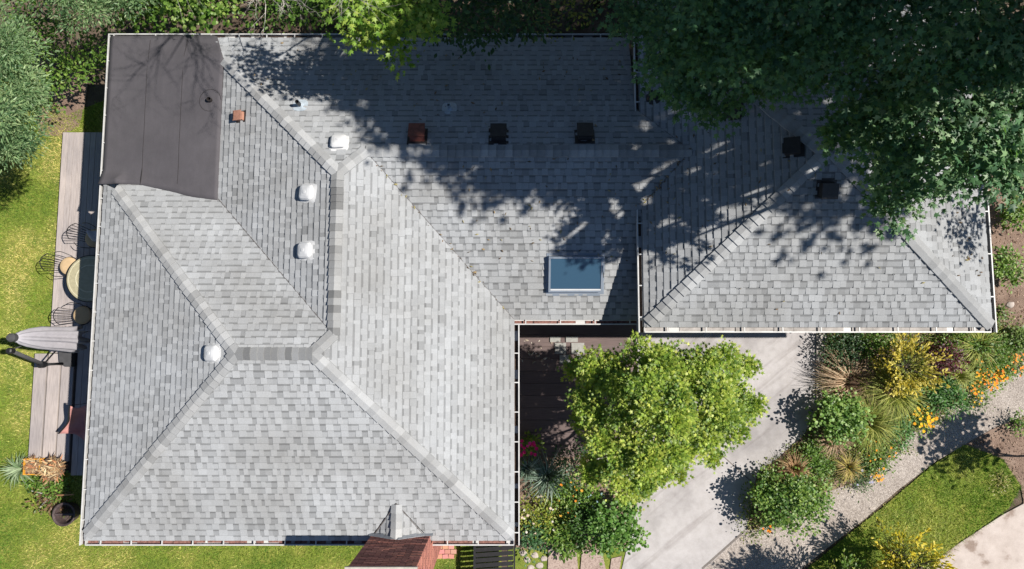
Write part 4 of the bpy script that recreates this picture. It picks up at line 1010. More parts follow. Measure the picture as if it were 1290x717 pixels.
# folded grey cloth left on the shaded chair
X, Y = place(113, 298, .9); b = MB()
nx_, ny_ = 8, 8; vs = [(X - .16 + .36 * i / nx_ + .05 * j / ny_, Y + .16 - .34 * j / ny_ * (1 - .35 * (1 - i / nx_)), .80 + .05 * math.sin(i * 1.3) * .4 - .18 * (j / ny_) ** 2) for i in range(nx_ + 1) for j in range(ny_ + 1)]
b.add(vs, [(i * 9 + j, i * 9 + j + 1, (i + 1) * 9 + j + 1, (i + 1) * 9 + j) for i in range(nx_) for j in range(ny_)])
tg = b.build('folded_cloth', M['cloth'], None, smooth=True); tag(tg, 'grey cloth hung over the shaded chair beneath the eave', 'cloth')
sm_ = tg.modifiers.new('thick', 'SOLIDIFY'); sm_.thickness = .012

# closed cantilever umbrella
bx, by, _ = P(84, 452, zd); um = thing('closed_umbrella', (bx, by, zd), 'closed grey cantilever umbrella with charcoal mast at the deck edge', 'umbrella')
ux, uy = P(96, 427, .85)[:2]
b = MB(); seg = 48; prof = [(0.0, 2.86), (.05, 2.84), (.12, 2.70), (.17, 2.45), (.20, 2.1), (.215, 1.7), (.23, 1.35), (.25, 1.05), (.27, .82)]
vs = []; fs = []
for i, (r, z) in enumerate(prof):
    for k in range(seg):
        a = 2 * math.pi * k / seg; fold = 1 + (.24 * min(1, i / 4)) * math.cos(8 * a + .25 * i) + .05 * math.sin(3 * a + i)
        dz = -.13 * (i / 8) ** 4 * math.cos(8 * a + .5) * 1.4; vs.append((ux + r * fold * math.cos(a) * .85, uy + r * fold * math.sin(a), z + dz))
for i in range(len(prof) - 1):
    for k in range(seg): fs.append((i * seg + k, (i + 1) * seg + k, (i + 1) * seg + (k + 1) % seg, i * seg + (k + 1) % seg))
b.add(vs, fs); cn = b.build('canopy', M['cloth'], um, smooth=True); mdf = cn.modifiers.new('thick', 'SOLIDIFY'); mdf.thickness = .006
for k in range(8):
    a = 2 * math.pi * (k + .2) / 8; b = MB(); b.tube([(ux, uy, 2.6), (ux + .10 * math.cos(a), uy + .10 * math.sin(a), 1.7), (ux + .16 * math.cos(a), uy + .16 * math.sin(a), .86)], .008, 5); b.build('rib', M['darkmetal'], um)
b = MB(); b.lathe(ux, uy, [(.05, 2.80), (.085, 2.84), (.09, 2.95), (.06, 3.0), (0, 3.01)], 14); b.build('finial', M['charcoal'], um)
mx, my = bx, by - .12; tx, ty = P(13, 442, 2.35)[:2]
b = MB(); b.tube([(mx, my, zd), (mx + .02, my, 1.0), (tx, ty, 2.32)], [.05, .046, .042], 10); b.build('mast', M['charcoal'], um, smooth=True)
b = MB(); b.lathe(tx, ty, [(.05, 2.26), (.065, 2.28), (.065, 2.40), (.04, 2.42), (0, 2.42)], 12); b.build('mast_cap', M['black'], um)
b = MB(); b.tube([(mx + .02, my, 1.0), (ux, uy, 1.2)], .02, 6); b.build('crank_arm', M['black'], um)
b = MB(); b.tube([(tx, ty + .02, 2.30), (ux - .3, uy - .1, 2.0), (ux, uy, 1.9)], .012, 6); b.build('strut', M['charcoal'], um)
b = MB(); b.lathe(mx + .02, my, [(.07, .95), (.08, 1.0), (.08, 1.12), (.06, 1.16), (0, 1.16)], 14); b.build('crank_box', M['black'], um)
b = MB(); q = [P(*c, zd)[:2] for c in ((79, 443), (95, 443), (95, 462), (88, 462), (80, 456))]; b.prism(flip(q), zd + .004, zd + .16); b.build('base_weight', M['charcoal'], um)
# sling chair
X, Y = place(95, 532, .6); sc = thing('sling_chair', (X, Y, zd), 'butterfly sling chair with faded red canvas and black piping, half in shadow', 'chair')
b = MB(); g = 12; vs = []
wing = [P(88, 511, .95), P(112, 508, .90), P(108, 556, .45), P(74, 546, .55)]      # back corner, back corner, front corner, front corner
A, B_, C_, D_ = [Vector(q) for q in wing]
for i in range(g + 1):
    for j in range(g + 1):
        u, v = i / g, j / g; p = A * (1 - u) * (1 - v) + B_ * u * (1 - v) + C_ * u * v + D_ * (1 - u) * v
        sag = 16 * u * (1 - u) * v * (1 - v); edge = (1 - 4 * (v - .5) ** 2) if u < .5 else 0
        cen = (A + B_ + C_ + D_) / 4; pull = 4 * u * (1 - u) * 0 + (4 * v * (1 - v)) * (abs(u - .5) * 2) ** 2 * .34 + (4 * u * (1 - u)) * (abs(v - .5) * 2) ** 2 * .2
        p = p.lerp(Vector((cen.x, cen.y, p.z - .12)), pull); p.z -= .28 * sag; vs.append(p)
b.add(vs, [(i * (g + 1) + j, (i + 1) * (g + 1) + j, (i + 1) * (g + 1) + j + 1, i * (g + 1) + j + 1) for i in range(g) for j in range(g)])
slo = b.build('sling', M['pinkcloth'], sc, smooth=True); mdf = slo.modifiers.new('thick', 'SOLIDIFY'); mdf.thickness = .01
edge = [vs[j] for j in range(g + 1)]; b = MB(); b.tube([Vector(p) + Vector((0, 0, .008)) for p in edge], .022, 6); b.build('piping', M['black'], slo)
edge = [vs[i * (g + 1) + g] for i in range(g + 1)]; b = MB(); b.tube(edge, .012, 5); b.build('piping', M['pinkcloth'], slo)
for p, q in ((A, C_), (B_, D_)):
    b = MB(); mid = (A + B_ + C_ + D_) / 4; b.tube([p, (p.x, p.y, zd + .02), (q.x, q.y, zd + .02), q], .011, 6); b.build('frame', M['black'], sc)

# planters, plants and the fire ring at the south end of the deck
X, Y = place(41, 588, .3); yp = thing('planter_box', (X, Y, 0), 'rectangular yellow planter with dried plants at the south-west deck corner', 'planter')
b = MB(); a0, a1, b0, b1 = X - .21, X + .21, Y - .19, Y + .19
for q in (((a0, b0), (a1, b0 + .025)), ((a0, b1 - .025), (a1, b1)), ((a0, b0 + .025), (a0 + .025, b1 - .025)), ((a1 - .05, b0 + .025), (a1, b1 - .025))): b.box((*q[0], .0), (*q[1], .32))
b.build('box', M['yellow'], yp); b = MB(); b.box((a0 + .025, b0 + .025, .05), (a1 - .05, b1 - .025, .27)); b.build('soil', M['mulch'], yp)
def straw(parent, X, Y, z, r, n, cols, name='dried_plants', L=.16, lift=.05):
    a = R.uniform(0, 6.28, n); rr = r * np.sqrt(R.random(n)); C = np.c_[X + rr * np.cos(a), Y + rr * np.sin(a), z + R.uniform(0, lift, n)]
    D = R.normal(0, 1, (n, 3)); D[:, 2] = np.abs(D[:, 2]) * .25; N = np.tile([0, 0, 1.], (n, 1)) + R.normal(0, .3, (n, 3))
    cc = np.array(cols)[R.integers(0, len(cols), n)] * R.uniform(.7, 1.3, (n, 1)); leaves(name, C, D, N, L * R.uniform(.4, 1.2, n), np.clip(cc, 0, 1), NEEDLE, M['straw'], parent, widen=.6)
SC = [(.46, .33, .18), (.30, .19, .10), (.60, .48, .30), (.16, .10, .06), (.40, .18, .09)]
straw(yp, X, Y, .28, .17, 150, SC)
X, Y = place(68, 590, .3); wp = thing('round_planter', (X, Y, 0), 'round dark wicker pot heaped with dried stems on the deck end', 'planter')
b = MB(); b.lathe(X, Y, [(.2, zd), (.26, .3), (.275, .38), (.255, .39), (.235, .34), (0, .33)], 30); b.build('pot', M['wicker'], wp); straw(wp, X + .02, Y - .02, .36, .24, 260, SC, L=.2, lift=.08)
def grass_tuft(label, px_, py_, rpix, n, cols, h, seed, cat='grass plant', name='ornamental_grass', group=None, wd=.011, z=.02, lean=(0, 0), flowers=None, arch=1.0):
    X, Y = place(px_, py_, h * .6); r = 1.35 * rpix * (ZC - h * .5) / F; n = int(n * 1.5); wd *= 1.35; rg = np.random.default_rng(seed)
    t = thing(name, (X, Y, z), label, cat, group); a = rg.uniform(0, 2 * math.pi, n); L = r * rg.uniform(.55, 1.12, n) * arch; H = h * rg.uniform(.7, 1.1, n)
    k = 5; V = np.zeros((n, k * 2, 3)); d = np.c_[np.cos(a), np.sin(a)] ; s_ = np.c_[-np.sin(a), np.cos(a)]; w = wd * rg.uniform(.6, 1.3, n); rb = r * .12 * rg.random(n); aw = rg.normal(0, .25, n)
    for i in range(k):
        f = i / (k - 1); rad = rb + L * f ** 1.3; zz = H * math.sin(min(f * 1.45, 1.0) * math.pi / 2) - H * .45 * max(0, f - .55) ** 1 ; ww = w * (1 - .85 * f)
        pos = np.c_[X + d[:, 0] * rad + s_[:, 0] * rad * aw * f + lean[0] * f, Y + d[:, 1] * rad + s_[:, 1] * rad * aw * f + lean[1] * f, z + zz]
        V[:, 2 * i, :] = pos; V[:, 2 * i + 1, :] = pos; V[:, 2 * i, :2] -= s_ * ww[:, None]; V[:, 2 * i + 1, :2] += s_ * ww[:, None]
    base = (np.arange(n) * k * 2)[:, None, None]; q = np.array([[2 * i, 2 * i + 1, 2 * i + 3, 2 * i + 2] for i in range(k - 1)])[None] + base
    cc = np.array(cols)[rg.integers(0, len(cols), n)] * rg.uniform(.65, 1.3, (n, 1))
    o = np_mesh('blades', V.reshape(-1, 3), q.reshape(-1, 4), np.repeat(np.clip(cc, 0, 1), k * 2, 0), M['blade'], t); o['kind'] = 'stuff'
    if flowers: flower_heads(t, X, Y, r, *flowers, seed=seed)
    return t
def flower_heads(parent, X, Y, r, n, cols, zr, size, ry=1.0, ang=0.0, seed=0, name='flowers'):
    rg = np.random.default_rng(seed + 5); a = rg.uniform(0, 6.28, n); rr = np.sqrt(rg.random(n)) * r; u = rr * np.cos(a); v = rr * np.sin(a) * ry
    ca, sa = math.cos(ang), math.sin(ang); px0 = X + u * ca - v * sa; py0 = Y + u * sa + v * ca; pz = rg.uniform(zr[0], zr[1], n); m = 6
    idx = np.repeat(np.arange(n), m); aa = np.tile(np.arange(m) * 2 * math.pi / m, n) + np.repeat(rg.uniform(0, 1, n), m)
    C = np.c_[px0[idx], py0[idx], pz[idx]]; D = np.c_[np.cos(aa), np.sin(aa), np.full(n * m, .25)]; N = np.tile([0, 0, 1.], (n * m, 1))
    cc = np.array(cols)[rg.integers(0, len(cols), n)][idx] * rg.uniform(.8, 1.15, (n * m, 1)); leaves(name, C, D, N, size * rg.uniform(.7, 1.2, n)[idx], np.clip(cc, 0, 1), OVAL, M['petal'], parent, widen=1.3)
GG = [(.08, .16, .03), (.14, .22, .05), (.20, .26, .08)]
grass_tuft('spiky grey-green tuft growing beside the yellow planter', 24, 591, 17, 60, [(.16, .24, .12), (.30, .38, .24)], .25, 71, wd=.014)
def shrub(label, px_, py_, rpix, h, n, per, size, pal, tmpl, seed, name='shrub', cat='shrub', group=None, ry=1.0, lobes=5, flowers=None, spread=.09, ang=0.0, **kw):
    X, Y = place(px_, py_, h * .6); r = rpix * (ZC - h * .6) / F; rg = random.Random(seed)
    t = thing(name, (X, Y, .02), label, cat, group); bl = []; ca, sa = math.cos(ang), math.sin(ang)
    for i in range(lobes):
        a = 6.28 * i / lobes + rg.uniform(-.4, .4); d = rg.uniform(.42, .82) if lobes > 1 else 0; q = r * rg.uniform(.28, .52) if lobes > 1 else r
        u, v = r * d * math.cos(a), r * d * math.sin(a) * ry; bl.append((X + u * ca - v * sa, Y + u * sa + v * ca, h * rg.uniform(.45, .68), q, q, h * .36, n // lobes))
    for i in range(lobes if lobes > 2 else 0):
        a = rg.uniform(0, 6.28); d = rg.uniform(.55, 1.02); q = r * rg.uniform(.14, .26); u, v = r * d * math.cos(a), r * d * math.sin(a) * ry
        bl.append((X + u * ca - v * sa, Y + u * sa + v * ca, h * rg.uniform(.3, .75), q, q, q, max(3, n // (lobes * 4))))
    if lobes > 1: bl.append((X, Y, h * .66, r * .5, r * .5 * ry, h * .4, n // lobes))
    stems = MB()
    for b in bl: stems.tube([(X, Y, 0), ((X + b[0]) / 2, (Y + b[1]) / 2, b[2] * .6), b[:3]], [.015, .011, .004], 5)
    stems.build('stems', M['bark'], t)
    crown(t, bl, per, size, pal, tmpl, spread, seed=seed, hollow=.12, **kw)
    if flowers: flower_heads(t, X, Y, r * .95, *flowers, seed=seed, ry=ry, ang=ang)
    return t
shrub('low leafy weeds south of the planters on the lawn', 60, 613, 26, .25, 60, 8, .07, MIDG, OVAL, 72, 'weeds', 'weeds', ry=.45)
shrub('patch of brown dead stems and green weeds west of the fire ring', 58, 628, 24, .2, 46, 7, .07, [(.30, .17, .10), (.20, .12, .07), (.10, .16, .03)], OVAL, 73, 'weeds', 'weeds', ry=.5)
for i, (p, q, lab) in enumerate((((38, 618), (66, 628), 'grey fallen stick among weeds south of the planters'), ((50, 640), (60, 630), 'short pale stick beside the fire ring'))):
    b = MB(); A = Vector(P(*p, .12)); B_ = Vector(P(*q, .16)); b.tube([A, A.lerp(B_, .5) + Vector((.02, .03, .02)), B_], [.012, .016, .010], 6); tag(b.build('stick', M['bark_pale'], None), lab, 'stick')
b = MB(); A = Vector(P(72, 624, .3)); B_ = Vector(P(93, 623, .5)); b.tube([A, B_], [.020, .012], 8); tag(b.build('garden_stake', M['copper'], None), 'orange-brown stake pointing east above the fire ring', 'stake')
X, Y = place(81, 648, .3); fr = thing('fire_ring', (X, Y, 0), 'round rusted iron fire ring on the lawn by the roof corner', 'fire ring')
b = MB(); b.lathe(X, Y, [(.22, .04), (.265, .28), (.275, .33), (.255, .34), (.225, .31), (.19, .12), (0, .10)], 30); b.build('bowl', M['fire_iron'], fr)
b = MB(); b.box((X - .235, Y - .02, .30), (X + .235, Y + .02, .325)); b.build('crossbar', M['fire_iron'], fr); straw(fr, X - .05, Y, .12, .15, 60, [(.1, .12, .04), (.08, .06, .05)], 'ash_and_leaves', .12)

# ------------------------------------------------------------------ courtyard deck
cd = thing('courtyard_deck', (1.2, -1, 0), 'dark stained plank deck in the shaded courtyard corner', 'deck')
y = -2.62
while y < .72:
    board(cd, -.30, y, 3.05, y + .288, .12, .035, M['deck_dark']); y += .294
for (a, b_, c, d, lab) in ((693, 424, 706, 431, 'flat half paver at the upper left of the checkered group'), (713, 424, 728, 431, 'flat half paver at the upper right of the checkered group'), (699, 432, 713, 446, 'square paver in the middle row, west one'),
                        (720, 432, 736, 446, 'square paver in the middle row, next to the forecourt maple'), (705, 447, 718, 458, 'paver lowest and leftmost of the checkered group'), (727, 447, 735, 458, 'narrow paver half under the maple leaves')):
    A = P(a, d, .15); B_ = P(c, b_, .15); b = MB(); b.prism([(A[0], A[1]), (B_[0], A[1]), (B_[0], B_[1]), (A[0], B_[1])], .124, .15)
    tag(b.build('stone_paver', M['stone'], None), lab + ' on the dark courtyard deck', 'paver', 'pale pavers on the courtyard deck')

# ------------------------------------------------------------------ south side: bricks, slatted screen, stepping slabs
be = thing('brick_edging', (-1.3, -4.35, 0), 'short row of salmon bricks on the ground right of the chimney', 'brick edging')
for i in range(4):
    for j in range(3):
        X, Y, _ = P(546 + i * 7.5 + (j % 2) * 3, 689 + j * 6, .06); b = MB()
        M4 = Matrix.Translation((X, Y, .035)) @ Matrix.Rotation(rs.uniform(-.06, .12), 4, 'Z'); b.box((-.066, -.05, -.03), (.066, .05, .028 + rs.uniform(0, .01)), bcol() if 0 else tuple(k * rs.uniform(.85, 1.15) for k in (.55, .26, .20)), M4=M4); b.build('brick', M['brick'], be, color=True)
ss = thing('slatted_screen', (-.5, -4.8, 0), 'black slatted screen lying level beside the south-east roof corner', 'screen')
A = P(596, 800, .55); B_ = P(649, 672, .55)
for (x0, x1) in ((A[0], A[0] + .05), (B_[0] - .04, B_[0])):
    b = MB(); b.box((x0, A[1], .50), (x1, B_[1], .58)); b.build('side_rail', M['black'], ss)
y = A[1] + .03
while y < B_[1]:
    b = MB(); M4 = Matrix.Translation(((A[0] + B_[0]) / 2, y, .55)) @ Matrix.Rotation(math.radians(4), 4, 'Z') @ Matrix.Rotation(math.radians(-16), 4, 'X'); w = (B_[0] - A[0]) / 2 - .05
    b.box((-w, -.045, -.008), (w, .045, .008), M4=M4); b.build('slat', M['black'], ss); y += .118
for (x, y) in ((A[0] + .02, A[1] + .05), (B_[0] - .02, A[1] + .05), (A[0] + .02, B_[1] - .05), (B_[0] - .02, B_[1] - .05)):
    b = MB(); b.box((x - .02, y - .02, 0), (x + .02, y + .02, .5)); b.build('post', M['black'], ss)
rk = random.Random(5)
def rock(label, px_, py_, r, seed, group=None, name='rock', h=.6, mat=None, z=0.0):
    X, Y = place(px_, py_, 0); g = random.Random(seed); b = MB(); vs = []; seg = 9
    prof = [(1, 0), (1.05, .4), (.8, .8), (.4, 1.0)]; off = [g.uniform(.75, 1.2) for _ in range(seg)]
    for q, zz in prof:
        for k in range(seg): a = 6.283 * k / seg; vs.append((X + r * q * off[k] * math.cos(a), Y + r * q * off[k] * math.sin(a) * .8, z + zz * r * h + g.uniform(-.01, .01)))
    b.add(vs, [(i * seg + k, i * seg + (k + 1) % seg, (i + 1) * seg + (k + 1) % seg, (i + 1) * seg + k) for i in range(3) for k in range(seg)] + [tuple(range(3 * seg, 4 * seg))])
    return tag(b.build(name, mat or M['rock'], None, smooth=True), label, 'rock', group)
M['aggregate'] = concrete('exposed_aggregate', (.42, .33, .29), (.20, .14, .12), 30, .6)
for (pts, lab) in ((((691, 689), (726, 690), (728, 717), (728, 745), (690, 745), (690, 717)), 'pebbled stepping slab below the flower bed, left one of two'),
                   (((733, 692), (757, 690), (763, 717), (766, 745), (732, 745), (731, 717)), 'pebbled stepping slab below the flower bed, nearer the driveway')):
    b = MB(); b.prism(flip(px(*pts)), .0, .05); sl = b.build('stepping_slab', M['aggregate'], None); tag(sl, lab, 'paving slab')
b = MB(); b.prism(flip(px((770, 703), (783, 700), (780, 717), (774, 745), (766, 745), (768, 717))), 0, .045); tag(b.build('stepping_slab', M['aggregate'], None), 'narrow pebbled slab against the driveway edge', 'paving slab')
for i, (a, b_) in enumerate(((664, 705), (674, 699), (680, 712), (668, 715), (685, 703), (659, 697))): rock('small flat pale stone set in moss by the house corner', a, b_, .09, 90 + i, 'flat stones in the moss', 'flat_stone', .3, z=.01)

# ------------------------------------------------------------------ flower bed east of the house
SILV = [(.10, .17, .12), (.20, .28, .22), (.34, .42, .36), (.06, .10, .06)]
grass_tuft('strappy silver-green clump beside the gutter below the dark deck', 690, 600, 24, 130, SILV, .40, 101, 'plant', 'strappy_plant', wd=.011)
grass_tuft('smaller strappy silver-green clump touching the gutter', 664, 590, 14, 90, SILV, .4, 102, 'plant', 'strappy_plant', wd=.010)
t = shrub('magenta flowered plant with yellow-green leaves by the gutter', 664, 563, 13, .6, 26, 8, .08, [(.12, .22, .03), (.26, .32, .05)], OVAL, 103, 'flowering_plant', 'plant', lobes=3, flowers=(16, [(.75, .02, .20), (.85, .05, .32)], (.62, .7), .05))
shrub('dark green shrub in the forecourt maple shade', 725, 592, 26, .6, 60, 10, .06, DARKG, OVAL, 104)
shrub('yellow-green perennial patch dotted with white flowers by the gutter', 680, 648, 27, .35, 120, 8, .06, [(.14, .22, .03), (.28, .33, .05), (.36, .36, .07)], OVAL, 105, 'perennial_patch', 'plant', lobes=6, flowers=(16, [(.8, .76, .7), (.75, .6, .5)], (.32, .40), .035))
shrub('green plant patch with orange flowers in the bed centre', 718, 628, 24, .45, 110, 8, .065, MIDG, OVAL, 106, 'flowering_plant', 'plant', lobes=5, flowers=(12, [(.80, .28, .03), (.75, .42, .06)], (.42, .50), .035))
shrub('pale blue flecked green plant beside the orange flowers', 744, 632, 18, .45, 70, 8, .06, MIDG[:3], OVAL, 107, 'flowering_plant', 'plant', lobes=4, flowers=(14, [(.35, .50, .60)], (.44, .50), .03))
shrub('mid-green leafy plant above the left stepping slab', 708, 674, 20, .4, 90, 9, .085, MIDG, OVAL, 108, 'leafy_plant', 'plant', lobes=4)
shrub('blue-green leafy plant in the bed corner by the roof', 675, 677, 16, .35, 70, 8, .07, [(.05, .13, .05), (.09, .19, .08)], OVAL, 109, 'leafy_plant', 'plant', lobes=4)
shrub('dark green shrub in the middle of the flower bed', 740, 662, 24, .75, 90, 9, .065, [(.03, .08, .015), (.05, .12, .02), (.08, .17, .03)], OVAL, 110, lobes=5)
shrub('big bright green shrub spilling over the driveway edge', 772, 662, 34, 1.0, 170, 9, .075, [(.07, .17, .03), (.12, .25, .05), (.20, .33, .08)], ROUND, 111, lobes=7, ry=1.1)
rock('brown rock in the flower bed', 697, 672, .12, 120); rock('pale rock at the bed edge by the gutter corner', 661, 672, .10, 121, z=.05); rock('small pinkish rock beside the yellow-green patch', 662, 640, .09, 122); rock('grey rock between the flowers', 719, 661, .09, 123)

# ------------------------------------------------------------------ front garden bed east of the driveway
TAN = [(.42, .29, .19), (.52, .38, .26), (.30, .19, .12), (.60, .47, .33)]
OLIVE = [(.20, .25, .04), (.30, .33, .07), (.40, .40, .12), (.13, .17, .03)]
LIME = [(.36, .39, .12), (.46, .47, .18), (.27, .31, .07)]
GOLD = [(.46, .38, .05), (.60, .49, .08), (.68, .58, .14), (.30, .30, .04)]
PUR = [(.05, .012, .018), (.09, .02, .03), (.14, .035, .045)]
BR = [(.08, .17, .035), (.16, .29, .06), (.28, .40, .11)]
grass_tuft('tan feathery grass near the curb in the front bed', 1072, 482, 34, 300, TAN, .55, 201, wd=.007)
grass_tuft('dark bronze grass between tan grass and golden conifer', 1090, 487, 22, 140, [(.12, .07, .05), (.2, .13, .08)], .6, 202, wd=.007)
grass_tuft('olive green arching grass below the golden conifer', 1122, 492, 32, 330, OLIVE, .7, 203, wd=.008)
grass_tuft('olive green arching grass right of the round light green shrub', 1092, 530, 30, 340, OLIVE, .65, 204, wd=.008)
grass_tuft('lime feather grass tuft beside the dark purple shrub', 1205, 474, 15, 160, LIME, .6, 205, wd=.006)
grass_tuft('lime and olive grass below the wing corner', 1228, 436, 24, 260, OLIVE + LIME, .6, 206, wd=.007)
grass_tuft('tan tufted grass at the driveway edge', 1048, 553, 17, 170, TAN, .4, 207, wd=.007)
grass_tuft('small rusty tan grass above the large corner shrub', 1000, 590, 16, 130, [(.42, .24, .14), (.30, .17, .10), (.5, .36, .2)], .4, 208, wd=.007)
grass_tuft('straw coloured grass at the path side of the bed', 1068, 588, 14, 110, [(.5, .42, .12), (.4, .3, .14)], .35, 209, wd=.007)
grass_tuft('grey-green grass under the orange flowers', 1215, 462, 20, 150, OLIVE, .4, 210, wd=.007)
shrub('round light green shrub casting its shadow on the driveway', 1057, 524, 26, 1.0, 150, 9, .072, BR, ROUND, 211, lobes=6)
shrub('large bright green shrub at the bed corner by the driveway', 990, 630, 42, 1.1, 380, 9, .062, [(.05, .12, .03), (.13, .24, .045), (.28, .39, .09)], ROUND, 212, lobes=9, ry=.72, ang=.45)
shrub('small light green shrub between olive grass and yellow flowers', 1130, 540, 18, .5, 70, 8, .065, [(.08, .2, .06), (.14, .28, .09)], OVAL, 213, lobes=4)
shrub('deep green bladed shrub under the golden conifer tip', 1187, 496, 23, .7, 110, 9, .09, [(.04, .12, .03), (.08, .20, .045), (.14, .28, .07)], OVAL, 214, lobes=5, widen=.7)
shrub('dark purple barberry shrub beside the golden conifer', 1190, 450, 17, .9, 70, 9, .06, PUR, OVAL, 215, lobes=4, ry=1.25)
shrub('green shrub at the far right end of the bed', 1250, 447, 22, .6, 100, 9, .065, MIDG[:3], OVAL, 216, lobes=5)
shrub('bright green shrub behind the wing corner grasses', 1206, 435, 18, .6, 70, 9, .06, MIDG, OVAL, 217, lobes=4)
shrub('dark green shrub in the eave shade by the curb', 1062, 437, 24, .7, 100, 9, .06, DARKG, OVAL, 218, lobes=5)
shrub('mixed green shrub under the wing eave', 1100, 437, 22, .7, 90, 9, .06, MIDG[:3], OVAL, 219, lobes=5)
shrub('dark green low shrub between curb and tan grass', 1058, 462, 16, .4, 50, 8, .05, DARKG, OVAL, 220, lobes=4)
shrub('low dark green plant below the round shrub', 1022, 571, 18, .4, 70, 8, .06, MIDG[:3], OVAL, 221, lobes=4)
shrub('low green plant above the tan tufted grass', 1035, 590, 13, .35, 45, 8, .055, MIDG[:3], OVAL, 222, lobes=3)
shrub('green plant with small orange dots near the path', 1107, 572, 20, .4, 90, 8, .055, MIDG, OVAL, 223, lobes=5, flowers=(14, [(.85, .35, .02)], (.38, .45), .03))
shrub('low blue-green plant at the path edge above the orange cluster', 1085, 600, 15, .3, 50, 8, .05, [(.07, .13, .06), (.12, .19, .08)], OVAL, 224, lobes=4, flowers=(5, [(.4, .4, .6)], (.3, .35), .03))
shrub('bright golden yellow flower clump beside the small light green shrub', 1158, 527, 17, .4, 50, 8, .055, MIDG, OVAL, 225, 'flowering_plant', 'flowers', lobes=4, flowers=(55, [(.85, .50, .01), (.80, .38, .01), (.85, .6, .03)], (.36, .48), .038))
shrub('wide orange and yellow flower drift along the path', 1240, 478, 30, .35, 110, 8, .055, MIDG[1:], OVAL, 226, 'flowering_plant', 'flowers', lobes=6, ry=.5, ang=.5, flowers=(95, [(.88, .35, .02), (.85, .50, .02), (.80, .24, .03)], (.32, .44), .036))
shrub('orange flower clump at the far end of the path bed', 1278, 458, 16, .3, 40, 8, .055, MIDG, OVAL, 227, 'flowering_plant', 'flowers', lobes=3, flowers=(34, [(.88, .30, .03), (.8, .4, .1)], (.28, .36), .036))
shrub('small grey-green plant reaching onto the path', 1224, 505, 14, .3, 44, 8, .05, [(.09, .16, .05), (.15, .22, .08)], OVAL, 228, lobes=3, ry=.6, flowers=(12, [(.85, .5, .06)], (.24, .3), .03))
shrub('small orange flower cluster at the lower path edge', 1102, 598, 8, .2, 12, 6, .04, GG, OVAL, 229, 'flowering_plant', 'flowers', lobes=2, flowers=(26, [(.9, .42, .05), (.85, .5, .15)], (.18, .26), .035))
shrub('orange blossom sprig at the tip of the corner shrub', 963, 664, 7, .3, 10, 6, .04, GG, OVAL, 230, 'flowering_plant', 'flowers', lobes=2, flowers=(7, [(.9, .3, .02)], (.26, .34), .04))
shrub('green shrub with orange dots north of the flower drift', 1232, 462, 16, .5, 60, 8, .055, MIDG, OVAL, 231, lobes=4, flowers=(12, [(.85, .35, .02)], (.45, .55), .03))
for i, (a, b_, r, lab) in enumerate(((1270, 335, 20, 'green shrub in bare soil right of the wing gutter'), (1280, 268, 17, 'green shrub below the hanging maple at the right edge'), (1258, 392, 6, 'tiny seedling right of the wing gutter'), (1284, 430, 13, 'low green plant at the right edge above the path'))):
    shrub(lab, a, b_, r, .6 if r > 10 else .15, 70 if r > 10 else 8, 9, .08, MIDG if i < 2 else GG, OVAL, 240 + i, lobes=4 if r > 10 else 2)
shrub('small plant at the right edge below the path', 1287, 533, 9, .4, 24, 8, .06, MIDG, OVAL, 245, lobes=3)
gc = thing('groundcover', (8.5, -1.5, 0), 'mixed low green and olive groundcover filling the front bed between the plants', 'groundcover'); gc['kind'] = 'stuff'
q = np.stack([R.uniform(5.5, 13.3, 2200), R.uniform(-4.6, .6, 2200)], 1); q = q[inside(BED, q[:, 0], q[:, 1])]
q = q[(wave(q[:, 0] * 2.2, q[:, 1] * 2.2, 44) > -.28)]
crown(gc, [(x, y, .08, .2, .2, .12, 6) for x, y in q], 7, .05, [(.07, .13, .03), (.14, .22, .04), (.24, .27, .07), (.30, .26, .10)], OVAL, .08, seed=44)
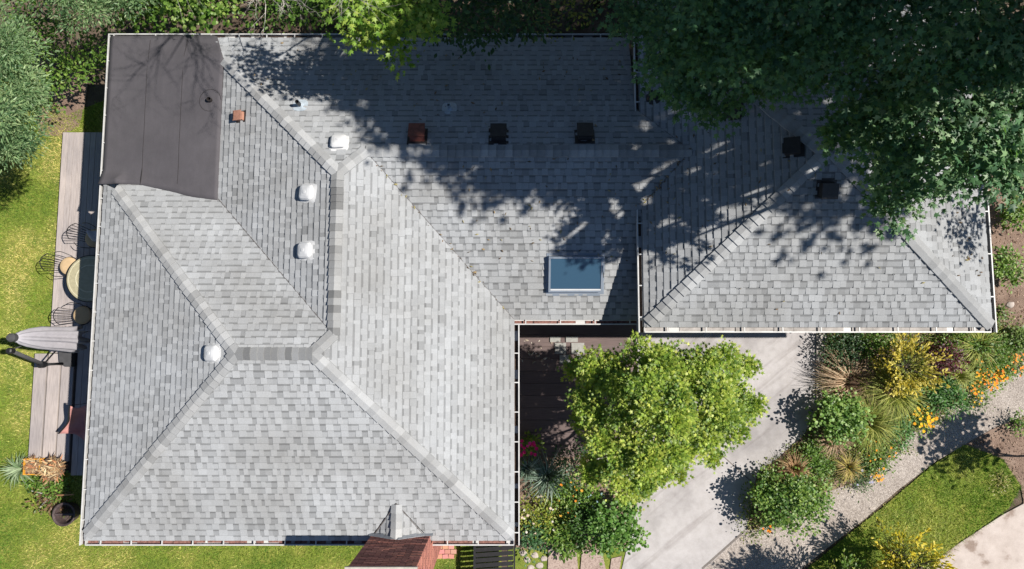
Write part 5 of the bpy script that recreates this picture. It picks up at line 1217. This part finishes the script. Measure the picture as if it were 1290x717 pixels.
# golden conifers: sprays along rising branches
def conifer(label, px_, py_, z, rpix, h, n, seed, ry=1.0, pal=GOLD, under=True):
    X, Y = place(px_, py_, h * .75); r = rpix * (ZC - h * .75) / F; rg = np.random.default_rng(seed)
    t = thing('golden_conifer', (X, Y, 0), label, 'conifer', None); Cs, Ds, Ns, Ss, Cc = [], [], [], [], []
    b = MB(); b.tube([(X, Y, 0), (X, Y, h * .8)], [.05, .02], 7); b.build('trunk', M['bark'], t)
    pal = np.array(pal); br = MB()
    for i in range(n):
        a = rg.uniform(0, 6.28); lvl = rg.random() ** .7; L = r * (1.15 - .45 * lvl) * rg.uniform(.55, 1.1); z0 = h * (.15 + .6 * lvl)
        d = np.array([math.cos(a), math.sin(a) * ry, .45 + .5 * lvl]); p0 = np.array([X, Y, z0]); tip = p0 + d * L; br.tube([p0, tip], [.010, .003], 4)
        m = 26; f = rg.uniform(.35, 1.02, m); side = rg.normal(0, .05, (m, 3)) * (1.3 - f[:, None]) * 1.6
        Cs.append(p0 + d * L * f[:, None] + side); dd = d / np.linalg.norm(d) + rg.normal(0, .5, (m, 3)); Ds.append(dd); nn = rg.normal(0, .4, (m, 3)); nn[:, 2] += 1; Ns.append(nn)
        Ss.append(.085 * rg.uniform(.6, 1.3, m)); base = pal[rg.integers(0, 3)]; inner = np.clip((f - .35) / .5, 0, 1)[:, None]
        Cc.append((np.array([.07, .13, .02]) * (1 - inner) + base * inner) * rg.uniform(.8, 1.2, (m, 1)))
    br.build('branches', M['bark'], t, kind='stuff')
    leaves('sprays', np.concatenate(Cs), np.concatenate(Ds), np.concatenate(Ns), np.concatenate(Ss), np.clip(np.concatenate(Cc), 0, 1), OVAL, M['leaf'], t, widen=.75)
conifer('golden yellow conifer sprawling below the wing gutter', 1140, 462, 0, 46, 1.1, 95, 301, ry=1.0)
conifer('golden tipped conifer at the bottom edge beside the pavement', 1158, 714, 0, 44, 1.9, 100, 302, pal=[(.42, .38, .03), (.62, .52, .05), (.70, .58, .08)])
conifer('taller conifer below the picture edge shading the gravel path', 1110, 775, 0, 46, 3.2, 240, 303, pal=[(.1, .2, .03), (.2, .28, .05), (.3, .34, .06)])
X0, Y0 = 12.9, -2.58
t = thing('young_tree', (X0, Y0, 0), 'young tree at the right edge whose crown shadow falls across the path', 'tree')
TB = [(x - .25, y + .38, z, a, b, c, n) for x, y, z, a, b, c, n in [(12.9, -2.5, 2.5, .5, .45, .35, 60), (12.5, -2.75, 2.2, .45, .4, .3, 44), (13.3, -2.9, 2.3, .5, .45, .35, 50), (13.0, -2.1, 2.2, .4, .35, .3, 40), (12.9, -3.1, 2.4, .4, .35, .3, 36), (13.5, -2.4, 2.8, .4, .3, .3, 30)]]
limbs(t, (X0, Y0, 0), (X0, Y0, 1.6), [b[:3] for b in TB], .03, seed=9); crown(t, TB, 9, .10, MIDG, ROUND, .11, seed=9, density=.7, hollow=.3)
# tall grass seam along the driveway side of the lawn and weeds by the wall
shrub('pale dry weeds at the tip of the lawn island', 1262, 607, 12, .2, 30, 7, .05, [(.38, .34, .12), (.28, .28, .08)], NEEDLE, 250, 'weeds', 'weeds', lobes=3)
rock('small pale stone at the lawn edge beside the gravel path', 1097, 641, .05, 130); rock('rock in the bare soil right of the wing', 1272, 384, .11, 131)
